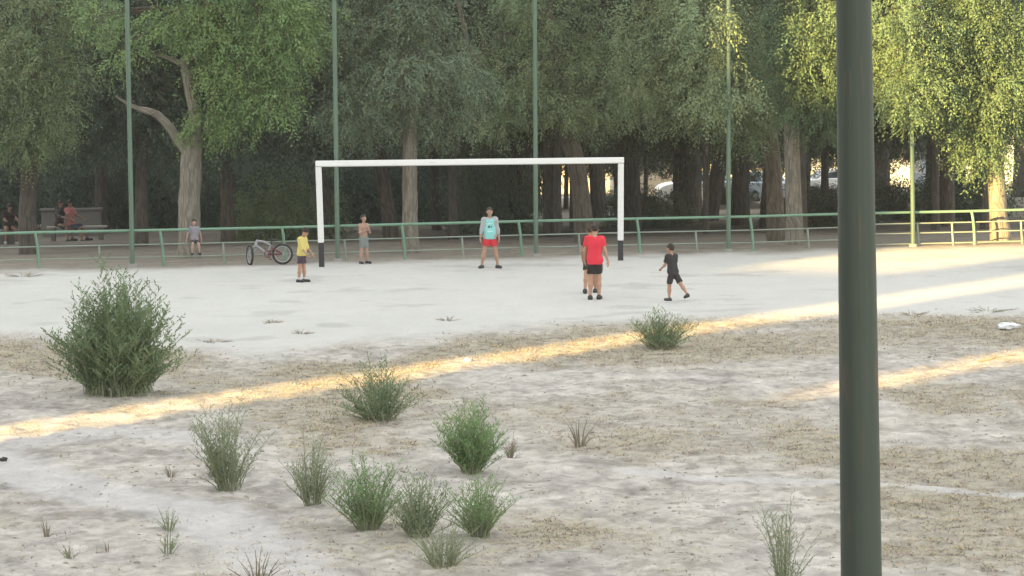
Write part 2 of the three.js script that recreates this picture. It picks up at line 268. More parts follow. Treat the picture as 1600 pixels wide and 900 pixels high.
frontTree('elm_tree', 'straight pale grey trunk standing behind the middle of the goal', 80, [[641, 397], [640, 340], [640, 280], [640, 215], [638, 140], [640, 40], [640, -100]], [0.25, 0.2, 0.19, 0.18, 0.15, 0.1, 0.04],
  [[640, 158, 52, 36, -1], [638, 95, 60, 46, -1], [640, 30, 60, 40, -0.8], [560, 175, 50, 34, -0.4], [720, 150, 46, 46, 0], [600, 60, 70, 50, 0.4], [565, 110, 60, 46, 0.4], [655, 130, 90, 50, 0.5], [590, 185, 75, 34, 0.2], [665, 190, 66, 30, 0], [705, 85, 60, 50, 0.6], [535, 30, 60, 44, 0], [530, 75, 30, 26, -0.6], [620, 15, 80, 30, 0], [620, -60, 160, 60, 0], [640, -160, 170, 80, 0]], leafBlue, barkPale, 33, { dens: 42 });
frontTree('elm_tree', 'leaning brown trunk seen under the right half of the crossbar', 88, [[913, 376], [908, 320], [898, 250], [884, 200], [870, 130], [860, 50], [850, -90]], [0.3, 0.25, 0.25, 0.24, 0.18, 0.12, 0.05],
  [[880, 190, 60, 30, -2], [870, 100, 60, 46, -1.4], [850, 15, 90, 34, -1], [760, 170, 44, 36, -1], [960, 110, 50, 50, -1], [960, 170, 40, 30, -1], [790, 115, 70, 50, -1], [850, 150, 88, 50, -1.4], [920, 130, 66, 54, -1], [800, 195, 50, 28, -1.4], [895, 165, 80, 34, -2], [860, 60, 100, 46, 0], [790, 20, 80, 36, 0], [960, 60, 56, 46, 0], [740, 100, 40, 40, -0.5], [860, -50, 160, 60, 0], [860, -150, 170, 80, 0]], leafGrey, barkBrown, 44, { limbs: [[[[770, 175, -1], [738, 90, -1], [715, 0, -1], [705, -60, -1]], [0.03, 0.05, 0.06, 0.06]]] });
frontTree('elm_tree', 'dark brown trunk standing close beside the tan trunk on the right', 84, [[1214, 385], [1212, 330], [1208, 260], [1200, 200], [1160, 130], [1120, 60], [1090, -80]], [0.27, 0.22, 0.21, 0.2, 0.16, 0.1, 0.05],
  [[1126, 70, 36, 48, -6.6], [1126, 126, 36, 34, -6.6], [1120, 20, 40, 36, -6.6], [1200, 140, 46, 46, -1.2], [1060, 130, 60, 50, -1], [1120, 70, 70, 50, -1], [1050, 10, 70, 30, -0.5], [1040, 60, 76, 52, -0.5], [1100, 115, 90, 58, -1], [1150, 165, 72, 42, -1.4], [1085, 180, 64, 30, -1.6], [1170, 85, 60, 50, -1], [1015, 130, 50, 52, -1], [1120, 20, 100, 44, 0], [990, 60, 40, 46, 0], [1180, 200, 40, 28, -1.4], [1100, -50, 160, 60, 0], [1100, -150, 170, 80, 0]], leafGrey, barkBrown, 55, { dens: 50, hue: 0.02 });
frontTree('elm_tree', 'tan trunk with half sunlit foliage left of the tall lamp post', 80.5, [[1243, 390], [1241, 330], [1239, 260], [1237, 195], [1240, 120], [1250, 40], [1255, -100]], [0.27, 0.21, 0.2, 0.19, 0.15, 0.1, 0.05],
  [[1240, 100, 42, 50, -1.1], [1238, 168, 34, 24, -1], [1250, 40, 46, 44, -1], [1285, 95, 36, 40, -0.9], [1265, 60, 55, 56, -0.4], [1282, 130, 40, 54, -0.6], [1225, 25, 50, 40, 0], [1300, 20, 46, 46, 0], [1240, 140, 36, 34, -0.8], [1290, 180, 24, 18, -0.5], [1260, -60, 110, 60, 0], [1260, -150, 140, 80, 0]], leafLit, barkPale, 66, { hue: 0.08, limbs: [[[[1240, 165], [1262, 178], [1285, 198]], [0.03, 0.022, 0.008]]] });
frontTree('elm_tree', 'tree fully lit by the low sun at the right edge of the pitch', 79.6, [[1566, 382], [1560, 330], [1556, 270], [1552, 215], [1530, 140], [1510, 60], [1490, -90]], [0.3, 0.225, 0.215, 0.2, 0.15, 0.11, 0.05],
  [[1422, 60, 46, 50, -2.6], [1424, 125, 42, 40, -2.6], [1418, 165, 34, 20, -2.6], [1418, 10, 60, 30, -2.6], [1548, 185, 44, 30, -1], [1535, 120, 60, 50, -1.1], [1510, 50, 80, 50, -1], [1590, 90, 40, 60, -0.8], [1420, 60, 66, 54, -0.5], [1475, 110, 80, 52, -0.7], [1400, 105, 44, 44, -0.4], [1550, 75, 88, 64, -0.5], [1580, 170, 56, 52, -0.5], [1520, 185, 46, 46, -0.6], [1440, 170, 46, 28, -0.8], [1500, 25, 100, 44, 0], [1345, 80, 40, 66, 0], [1555, 235, 40, 22, -0.6], [1630, 120, 60, 90, 0], [1480, -50, 170, 60, 0], [1480, -150, 180, 80, 0]], leafLit, barkPale, 77, { dens: 50, hue: 0.1 });

// trees of the grove behind: four kinds of crown, each tree its own trunk line
const groveCrowns = [1, 2, 3, 4].map((k) => {
  const R = rng(900 + k), L = new Leaves(R), geos = [];
  for (let i = 0; i < 26; i++) { const a = R() * 6.283, r = 2.9 * Math.sqrt(R()), y = 3.6 + 5.2 * R() - 0.12 * r * r * (R() < 0.5 ? 1 : 0), c = V(Math.cos(a) * r, y, Math.sin(a) * r); const s = 0.75 + 0.6 * R(); lobeSprays(L, R, c, s * 1.2, s, s * 1.2, 20, 0.13, (R() - 0.5) * 0.1);
    if (i % 2) geos.push(limbGeo([V(0, 2.6 + R(), 0), V(c.x * 0.5, (c.y + 3.4) / 2 + 0.3, c.z * 0.5), c], [0.07, 0.05, 0.015], 5, 0, i)); }
  return { leaves: L.build(), limbs: mergeGeometries(geos) };
});
let groveCount = 0;
function groveTree(label, px, d, width, lean = 0, kind = 0, tall = 1, lm = leafShaded, bm = barkShaded, name = 'grove_tree') {
  const b = stand(px, d), o = thing(name, label, 'tree', [b.x, b.y, b.z]), r = width * MPX(d) / 2, i = groveCount++;
  const h = 7.5 * tall, l = lean * MPX(d); // lean: pixels the trunk wanders over three metres
  const line = [V(0, -0.2, 0), V(l * 0.25, 1, 0.05), V(l * 0.9, 3, -0.1), V(l * 1.2, 5, 0.1), V(l * 1.3, h, 0)];
  const tr = mergeGeometries([limbGeo(line, [r * 1.25, r, r * 0.92, r * 0.6, r * 0.15], 9, 0.1, i + 3), groveCrowns[kind].limbs.clone().translate(l * 1.1, 0, 0)]);
  part('trunk', tr, bm, o);
  const c = part('crown', groveCrowns[kind].leaves, lm, o); c.position.set(l * 1.1, 0, 0); c.rotation.y = i * 2.1; c.scale.set(1, tall, 1);
  return o;
}
groveTree('dim grey trunk between the forked tree and the bicycle', 357, 95, 20, -3, 0, 1, leafShaded, barkBrown);
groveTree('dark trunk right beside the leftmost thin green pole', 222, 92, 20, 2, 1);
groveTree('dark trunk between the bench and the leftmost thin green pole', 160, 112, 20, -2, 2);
groveTree('grey leaning trunk left of the straight pale trunk behind the goal', 612, 95, 23, -24, 3, 1, leafShaded, barkBrown);
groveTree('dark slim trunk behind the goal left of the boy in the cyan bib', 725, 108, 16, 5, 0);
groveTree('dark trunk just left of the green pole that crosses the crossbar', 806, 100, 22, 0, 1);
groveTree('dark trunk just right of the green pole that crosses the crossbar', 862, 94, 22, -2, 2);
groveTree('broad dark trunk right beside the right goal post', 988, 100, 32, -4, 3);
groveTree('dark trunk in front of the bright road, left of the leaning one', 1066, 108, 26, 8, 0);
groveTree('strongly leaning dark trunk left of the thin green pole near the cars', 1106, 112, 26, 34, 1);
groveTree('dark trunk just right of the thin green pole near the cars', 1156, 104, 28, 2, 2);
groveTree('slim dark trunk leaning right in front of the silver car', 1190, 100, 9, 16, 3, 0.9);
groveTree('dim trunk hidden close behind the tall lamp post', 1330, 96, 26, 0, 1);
groveTree('grey trunk between the rightmost green pole and the sunlit trunk', 1480, 97, 24, 2, 2, 1, leafShaded, barkBrown);
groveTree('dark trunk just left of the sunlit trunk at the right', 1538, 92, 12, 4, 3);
// the depth of the grove: trees that only show between the others
{
  const R = rng(4242), spots = [];
  for (const d of [122, 138, 156]) for (let px = -120; px < 1750; px += 118 + 40 * R()) { const x = px + (R() - 0.5) * 50; if (x > 985 && x < 1480 && (d > 130 || R() < 0.5)) continue; if (Math.abs(x - 880) < 34) continue; spots.push([x, d + (R() - 0.5) * 12]); }
  for (const d of [93, 104]) for (let px = -60; px < 1700; px += 190) { const x = px + (R() - 0.5) * 60; if (x < 60 || x > 165) spots.push([x, d + 4 * R(), true]); }
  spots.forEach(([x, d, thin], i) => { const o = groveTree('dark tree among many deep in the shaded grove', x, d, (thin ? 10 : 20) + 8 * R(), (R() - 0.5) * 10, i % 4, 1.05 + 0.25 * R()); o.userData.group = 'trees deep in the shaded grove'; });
}
[[1008, 142], [1092, 138], [1128, 150], [1206, 146], [1262, 140], [1312, 148], [1448, 144], [884, 146], [850, 150]].forEach(([x, d], i) => groveTree(['young low crowned tree before the cream house', 'young tree beside the white car, low crowned', 'young tree left of the silver car', 'young tree right of the silver car', 'young tree before the long white house, left half', 'young tree before the long white house, right end', 'young tree before the pale house behind the rightmost trunks', 'young tree before the peach house', 'young tree left of the peach house'][i], x, d, 7, 4, i % 4, 0.56 + 0.05 * (i % 3), leafShaded, barkShaded, 'young_tree'));
// low bushes and hedges under the trees
const bushGeo = [1, 2, 3].map((k) => { const R = rng(300 + k), L = new Leaves(R); for (let i = 0; i < 16; i++) { const a = R() * 6.283, r = 0.85 * Math.sqrt(R()), s = 0.3 + 0.25 * R(); lobeSprays(L, R, V(Math.cos(a) * r * 1.3, 0.25 + 0.75 * R() * (1.2 - r), Math.sin(a) * r), s * 1.2, s, s * 1.1, 60, 0.09, (R() - 0.5) * 0.14); } return L.build(); });
const bushStem = mergeGeometries([0, 1, 2, 3, 4, 5].map((i) => limbGeo([V(0, -0.1, 0), V(Math.cos(i) * 0.25, 0.4, Math.sin(i * 1.7) * 0.25), V(Math.cos(i) * 0.6, 0.85, Math.sin(i * 1.7) * 0.5)], [0.03, 0.02, 0.008], 5, 0, i)));
function bush(label, px, d, w, h, kind = 0, m = leafShaded, group) {
  const b = stand(px, d), o = thing('shrub', label, 'shrub', [b.x, b.y, b.z], kind * 1.3, group);
  for (const [n, g, mm] of [['foliage', bushGeo[kind], m], ['stem', bushStem, barkShaded]]) part(n, g, mm, o).scale.set(w / 2.4, h / 1.2, w / 2.4);
}
bush('yellowish rounded bush behind the bicycle, left of the goal', 450, 96, 2.6, 1.7, 0, leafGrey);
bush('broad dim green bush behind the goal beside the boy in the cyan bib', 765, 100, 2.6, 2.8, 1, leafBlue);
bush('low green bush between the right goal post and the bright road', 1022, 104, 2.2, 1.3, 2, leafBlue);
bush('dark hedge bush under the pale gap right of the tan trunk', 1290, 100, 2.6, 1.1, 0, leafShaded);
bush('dark hedge bush left of the sunlit trunk at the right', 1500, 104, 3, 1.9, 1, leafShaded);
bush('dark hedge bush between the lamp post and the rightmost green pole', 1400, 108, 2.8, 1.5, 2, leafShaded);
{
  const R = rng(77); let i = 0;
  for (const d of [118, 135, 170]) for (let px = -80; px < (d > 120 ? 960 : 900); px += 62) { if (d < 120 && px > 40 && px < 210) continue; if (px > 845 && px < 920) continue; bush('dark bush in the undergrowth deep under the trees', px + (R() - 0.5) * 40, d + 8 * (R() - 0.5), 2.4 + 1.6 * R(), 1.8 + (d - 110) * 0.045 + 1.4 * R(), i++ % 3, leafShaded, 'bushes of the shaded undergrowth'); }
  for (let px = 960; px < 1650; px += 170) bush('dark bush bordering the road beyond the grove', px + (R() - 0.5) * 40, 150 + 6 * R(), 2.3, 0.6 + 0.4 * R(), i++ % 3, leafShaded, 'bushes bordering the far road');
}
// the street beyond: a pale road, houses, parked cars
{
  const roadM = mat(0.34, 0.33, 0.31, 0.95), g = new THREE.BufferGeometry(), p = [], idx = [];
  const XS = []; for (let x = -60; x <= 90; x += 5) XS.push(x);
  for (const dd of [184, 192]) for (const x of XS) p.push(x, ground(x, dd) + 0.02, -dd);
  for (let i = 0; i + 1 < XS.length; i++) idx.push(i, i + 1, i + XS.length, i + 1, i + 1 + XS.length, i + XS.length);
  g.setAttribute('position', new THREE.Float32BufferAttribute(p, 3)); g.setIndex(idx); g.computeVertexNormals(); struct('road', g, roadM);
  const house = (label, px, d, w, h, c, s) => { const b = stand(px, d); building('house', label, [b.x, b.y, b.z], 0, w, h, 8, c, s); };
  house('long white house seen through the gap left of the lamp post', 1265, 216, 13, 7, [0.40, 0.44, 0.50], 2);
  house('cream house seen through the gap right of the goal', 1060, 222, 9, 7, [0.5, 0.46, 0.4], 2);
  house('peach house seen between trunks under the crossbar', 880, 214, 6, 8, [0.36, 0.34, 0.33], 2);
  house('pale house seen behind the rightmost trunks', 1470, 220, 10, 7, [0.38, 0.42, 0.48], 2);
  house('ochre house glimpsed left of the goal', 470, 226, 7, 8, [0.6, 0.42, 0.25], 2);
}

// ------------------------------------------------------------------ railing, poles, goal
const tubeBetween = (a, b, r0, r1 = r0, sides = 10) => { const d = b.clone().sub(a), g = new THREE.CylinderGeometry(r1, r0, d.length(), sides); g.applyQuaternion(new THREE.Quaternion().setFromUnitVectors(V(0, 1, 0), d.clone().normalize())); const m = a.clone().add(b).multiplyScalar(0.5); return g.translate(m.x, m.y, m.z); };
const paintTex = (r, g, b) => dataTex(256, 256, (u, v, c) => { const k = 1 + 0.3 * (fbm(u * 8, v * 8, 4) - 0.5), rust = smooth(0.66, 0.78, fbm(u * 14 + 3, v * 14, 4)); c[0] = lerp(r * k, 0.16, rust * 0.6); c[1] = lerp(g * k, 0.11, rust * 0.6); c[2] = lerp(b * k, 0.07, rust * 0.6); });
const greenPaint = new THREE.MeshStandardMaterial({ map: paintTex(0.16, 0.29, 0.205), roughness: 0.5 });
const greyGreen = new THREE.MeshStandardMaterial({ map: paintTex(0.25, 0.30, 0.255), roughness: 0.55 });
const fp = (px) => { let d = 76; for (let k = 0; k < 6; k++) d = fenceD((px - 800) * d / F); const x = (px - 800) * d / F; return V(x, ground(x, d), -d); };
function railing(label, x0, x1, posts, shorts, rails) {
  const o = thing('railing', label, 'railing', [0, 0, 0]);
  const base = fp((x0 + x1) / 2); o.position.copy(base);
  const H = 0.83, lean = V(-0.07, 0, 0.02);
  const line = (h, r, m, name, a, b) => part(name, tubeBetween(fp(a).add(V(0, h, 0)).addScaledVector(lean, h / H).sub(base), fp(b).add(V(0, h, 0)).addScaledVector(lean, h / H).sub(base), r, r), m, o);
  const cuts = [x0, ...posts.filter((p) => p > x0 + 20 && p < x1 - 20), x1];
  for (let i = 0; i + 1 < cuts.length; i++) { const sag = (i % 2 ? 0.012 : -0.01); line(H + sag * 0, 0.034, greenPaint, 'top_rail', cuts[i], cuts[i + 1]); for (const h of rails) line(h, 0.017, greyGreen, 'lower_rail', cuts[i], cuts[i + 1]); }
  for (const p of posts) { const a = fp(p); const g = limbGeo([a.clone().add(V(0, -0.12, 0.045)), a.clone().add(V(-0.012, 0.3, 0.05)), a.clone().add(V(-0.04, 0.62, 0.052)), a.clone().add(V(-0.075, H, 0.04))].map((q) => q.sub(base)), [0.037, 0.035], 10); part('post', g, greenPaint, o); }
  for (const p of shorts) { const a = fp(p); part('short_post', tubeBetween(a.clone().add(V(0, -0.1, 0.02)).sub(base), a.clone().add(V(-0.04, rails[0] + 0.01, 0.02)).sub(base), 0.026), greyGreen, o); }
}
railing('long green tube railing behind the goal with two lower rails', -80, 1338, [-40, 60, 255, 446, 633, 816, 1001, 1178], [-10, 157, 351, 541, 725, 908, 1091, 1266], [0.5, 0.2]);
railing('green railing at the right with three lower rails, lit by the sun', 1338.5, 1700, [1345, 1525, 1665], [1438, 1492, 1600], [0.56, 0.32, 0.06]);
const poleGreen = new THREE.MeshStandardMaterial({ map: paintTex(0.105, 0.17, 0.125), roughness: 0.5 });
[[207, 417, 203, 'leftmost tall thin green pole at the railing'], [528, 402, 524.5, 'tall thin green pole just right of the left goal post'], [838, 400, 836, 'tall thin green pole crossing behind the crossbar'], [1139, 399, 1137, 'tall thin green pole right of the goal, its top among leaves'], [1428, 386, 1419, 'rightmost tall thin green pole, partly sunlit']].forEach(([px, py, topx, label]) => {
  const b = fp(px); b.z += 0.16; b.y = ground(b.x, -b.z); const o = thing('net_pole', label, 'pole', [b.x, b.y, b.z]);
  const H = 8, lx = (topx - px + 4.6) / 395 * H;
  part('shaft', tubeBetween(V(0, -0.3, 0), V(lx, H, 0), 0.056, 0.05, 14), poleGreen, o); part('cap', new THREE.SphereGeometry(0.06, 12, 8, 0, 6.283, 0, 1.571).translate(lx, H, 0), poleGreen, o);
  part('footing', new THREE.CylinderGeometry(0.1, 0.12, 0.1, 14).translate(0, 0.02, 0), mat(0.3, 0.29, 0.27), o);
});
{ // the goal
  const bl = foot(503, 417), br = foot(969.5, 407), o = thing('football_goal', 'white full size goal frame with black post feet and no net', 'goal', [bl.x, bl.y, bl.z]);
  const tl = at(497.5, 256, -bl.z).sub(bl), tr = at(970, 250.5, -br.z).sub(bl), R0 = br.clone().sub(bl);
  const white = new THREE.MeshStandardMaterial({ map: dataTex(256, 256, (u, v, c) => { const k = 0.8 * (1 - 0.1 * fbm(u * 10, v * 10, 4)), s = smooth(0.7, 0.8, fbm(u * 16, v * 16 + 4, 4)) * 0.25; c[0] = k - s; c[1] = k - s; c[2] = k * 0.98 - s; }), roughness: 0.45 }), black = mat(0.025, 0.026, 0.028, 0.6);
  const bar = (a, b, w, name, m, ext = 0) => { const d = b.clone().sub(a), L = d.length() + ext, g = new RoundedBoxGeometry(w, L, w, 3, 0.02); g.applyQuaternion(new THREE.Quaternion().setFromUnitVectors(V(0, 1, 0), d.clone().normalize())); const mid = a.clone().add(b).multiplyScalar(0.5); part(name, g.translate(mid.x, mid.y, mid.z), m, o); };
  for (const [b, t, k] of [[V(0, 0, 0), tl, 0.235], [R0, tr, 0.2]]) { const j = b.clone().lerp(t, k), top = t.clone().add(V(0, -0.069, 0)); bar(j, top, 0.138, 'post', white); bar(b.clone().add(V(0, -0.3, 0)), j, 0.125, 'post_foot', black); }
  bar(tl, tr, 0.138, 'crossbar', white, 0.138);
}
{ // the lamp post in the foreground: a tapered painted steel column
  const d = 19, t = at(1334, 0, d), l = at(1346, 900, d), dir = t.clone().sub(l).normalize(), y0 = ground(2, d), k = (y0 - l.y) / dir.y, b = l.clone().addScaledVector(dir, k), o = thing('lamp_post', 'dark green tapered steel column standing tall in the near foreground', 'post', [b.x, y0, b.z]);
  const map = dataTex(512, 1024, (u, v, c) => { const s = fbm(u * 30, v * 6, 4) - 0.5, q = fbm(u * 8 + 2, v * 3, 3) - 0.5, e = fbm(u * 60, v * 90, 2) - 0.5, rust = smooth(0.66, 0.8, fbm(u * 18 + 9, v * 22, 4)); const m = 1 + 0.3 * s + 0.35 * q + 0.14 * e; c[0] = lerp(0.035 * m, 0.08, rust * 0.6); c[1] = lerp(0.053 * m, 0.062, rust * 0.6); c[2] = lerp(0.043 * m, 0.05, rust * 0.5); });
  const pm = new THREE.MeshStandardMaterial({ map, roughness: 0.6, metalness: 0 });
  const top = dir.clone().multiplyScalar(9.5);
  part('column', tubeBetween(V(0, -0.1, 0), top, 0.136, 0.083, 40), pm, o);
  part('base_plate', new RoundedBoxGeometry(0.5, 0.03, 0.5, 2, 0.01).translate(0, 0.02, 0), pm, o);
  part('lamp_head', new THREE.SphereGeometry(0.28, 24, 14).scale(1, 0.6, 1).translate(top.x, top.y + 0.12, top.z), mat(0.5, 0.5, 0.47, 0.4), o);
}

// ------------------------------------------------------------------ people
function surface(f, lo, hi, N) { // marching cubes over a box; f < 0 inside
  const mc = new MarchingCubes(N, new THREE.MeshBasicMaterial(), false, false, 90000); mc.isolation = 0;
  const h = N / 2, sx = (hi.x - lo.x) / 2, sy = (hi.y - lo.y) / 2, sz = (hi.z - lo.z) / 2, cx = (hi.x + lo.x) / 2, cy = (hi.y + lo.y) / 2, cz = (hi.z + lo.z) / 2;
  for (let k = 0; k < N; k++) for (let j = 0; j < N; j++) for (let i = 0; i < N; i++) mc.field[i + j * N + k * N * N] = -f(cx + (i - h) / h * sx, cy + (j - h) / h * sy, cz + (k - h) / h * sz);
  mc.update();
  const p = new Float32Array(mc.count * 3); for (let i = 0; i < mc.count; i++) { p[i * 3] = cx + mc.positionArray[i * 3] * sx; p[i * 3 + 1] = cy + mc.positionArray[i * 3 + 1] * sy; p[i * 3 + 2] = cz + mc.positionArray[i * 3 + 2] * sz; }
  let g = new THREE.BufferGeometry(); g.setAttribute('position', new THREE.BufferAttribute(p, 3)); g = mergeVertices(g, 1e-5); g.computeVertexNormals(); return g;
}
const smin = (a, b, k) => { const h = Math.max(k - Math.abs(a - b), 0) / k; return Math.min(a, b) - h * h * k * 0.25; };
function cap(a, b, ra, rb, cutA, cutB) { // tapered capsule; cutA / cutB slice it flat at its ends
  const bx = b.x - a.x, by = b.y - a.y, bz = b.z - a.z, l2 = bx * bx + by * by + bz * bz || 1e-9, l = Math.sqrt(l2);
  return (x, y, z) => { const px = x - a.x, py = y - a.y, pz = z - a.z, q = (px * bx + py * by + pz * bz) / l2, t = q < 0 ? 0 : q > 1 ? 1 : q, dx = px - t * bx, dy = py - t * by, dz = pz - t * bz; let d = Math.sqrt(dx * dx + dy * dy + dz * dz) - (ra + (rb - ra) * t); if (cutB) d = Math.max(d, (q - 1) * l); if (cutA) d = Math.max(d, -q * l); return d; };
}
function blend(fs, k) { return (x, y, z) => { let d = fs[0](x, y, z); for (let i = 1; i < fs.length; i++) d = smin(d, fs[i](x, y, z), k); return d; }; }
const ell = (c, rx, ry, rz) => (x, y, z) => { const a = (x - c.x) / rx, b = (y - c.y) / ry, e = (z - c.z) / rz, q = Math.sqrt(a * a + b * b + e * e); return (q - 1) * Math.min(rx, ry, rz); };
// head of unit height (chin at -0.5, crown at 0.5), looking along +z
const headField = blend([ell(V(0, 0.12, -0.06), 0.335, 0.385, 0.41), ell(V(0, -0.12, 0.08), 0.27, 0.34, 0.29), ell(V(0, -0.36, 0.17), 0.15, 0.12, 0.15), cap(V(0, 0.02, 0.33), V(0, -0.12, 0.43), 0.035, 0.06), ell(V(0, 0.06, 0.3), 0.22, 0.05, 0.07), ell(V(0, -0.265, 0.31), 0.1, 0.035, 0.06), ell(V(0.335, -0.05, -0.04), 0.045, 0.11, 0.075), ell(V(-0.335, -0.05, -0.04), 0.045, 0.11, 0.075)], 0.06);
const headShape = (x, y, z) => { let d = headField(x, y, z); for (const s of [1, -1]) d = Math.max(d, -ell(V(0.125 * s, 0.0, 0.40), 0.075, 0.045, 0.07)(x, y, z)); for (const s of [1, -1]) d = Math.min(d, ell(V(0.125 * s, 0.0, 0.335), 0.055, 0.045, 0.05)(x, y, z)); return d; };
const headGeo = surface(headShape, V(-0.48, -0.6, -0.58), V(0.48, 0.62, 0.58), 56);
{ const p = headGeo.attributes.position, c = new Float32Array(p.count * 3); for (let i = 0; i < p.count; i++) { const x = Math.abs(p.getX(i)), y = p.getY(i), z = p.getZ(i); let k = [1, 1, 1];
  if (z > 0.2) { const e = Math.hypot((x - 0.125) / 0.05, y / 0.032); if (e < 1) k = e < 0.5 ? [0.05, 0.05, 0.06] : [1.6, 1.8, 2.1]; else if (Math.abs(y - 0.085) < 0.022 && x > 0.055 && x < 0.2) k = [0.12, 0.1, 0.1]; else if (Math.hypot(x / 0.1, (y + 0.265) / 0.03) < 1) k = [0.85, 0.5, 0.5]; }
  c.set(k, i * 3); } headGeo.setAttribute('color', new THREE.BufferAttribute(c, 3)); }
const hairGeo = surface((x, y, z) => { const w = 0.02 * Math.sin(x * 23 + z * 9) * Math.sin(z * 21 + y * 13) + 0.012 * Math.sin(y * 34 + x * 27); const d = ell(V(0, 0.13, -0.07), 0.375 + w, 0.425 + w, 0.44 + w)(x, y, z); return Math.max(d, -(y - (z > 0.0 ? 0.02 + 0.62 * z : -0.02 + 0.75 * z) + w), z > 0 && Math.abs(x) > 0.3 ? 0.06 - y : -1); }, V(-0.5, -0.5, -0.6), V(0.5, 0.66, 0.5), 52);
// right hand of unit length pointing down -y, palm towards +z (thumb on +x), fingers relaxed
const handGeo = (() => {
  const fs = [cap(V(0, 0.05, 0), V(0, -0.12, 0.0), 0.13, 0.14), cap(V(0.12, -0.2, 0), V(0.13, -0.44, 0.01), 0.1, 0.085), cap(V(-0.1, -0.2, 0), V(-0.13, -0.4, 0.02), 0.1, 0.08), cap(V(0, -0.2, 0), V(0, -0.44, 0.01), 0.1, 0.08)];
  let d = blend(fs, 0.05);
  const fing = []; [[0.155, -0.42, 0.40, 0.05], [0.055, -0.45, 0.46, 0.052], [-0.05, -0.44, 0.42, 0.05], [-0.15, -0.39, 0.33, 0.043]].forEach(([x, y, l, r], i) => { const sp = (x - 0.0) * 0.18, a = V(x, y, 0.01), b = V(x + sp * 0.5, y - l * 0.45, 0.07), c = V(x + sp * 0.8, y - l * 0.76, 0.16), e = V(x + sp, y - l * 0.92, 0.25); fing.push(blend([cap(a, b, r, r * 0.95), cap(b, c, r * 0.95, r * 0.86), cap(c, e, r * 0.86, r * 0.72)], 0.02)); });
  const th = blend([cap(V(0.11, -0.1, 0.02), V(0.24, -0.26, 0.09), 0.075, 0.062), cap(V(0.24, -0.26, 0.09), V(0.27, -0.42, 0.15), 0.058, 0.05), cap(V(0.27, -0.42, 0.15), V(0.265, -0.52, 0.2), 0.05, 0.04)], 0.03);
  return surface((x, y, z) => { let q = smin(d(x, y, z), th(x, y, z), 0.04); for (const f of fing) q = smin(q, f(x, y, z), 0.018); return q; }, V(-0.36, -1.0, -0.22), V(0.42, 0.26, 0.42), 50);
})();
handGeo.setAttribute('color', new THREE.BufferAttribute(new Float32Array(handGeo.attributes.position.count * 3).fill(1), 3));
const clothBump = dataTex(256, 256, (u, v, c) => { c[0] = c[1] = c[2] = fbm(u * 12, v * 12, 4); }, false);
const R2 = Math.PI / 180;
const hairDark = mat(0.022, 0.016, 0.013, 0.55), hairBrown = mat(0.03, 0.019, 0.014, 0.75);
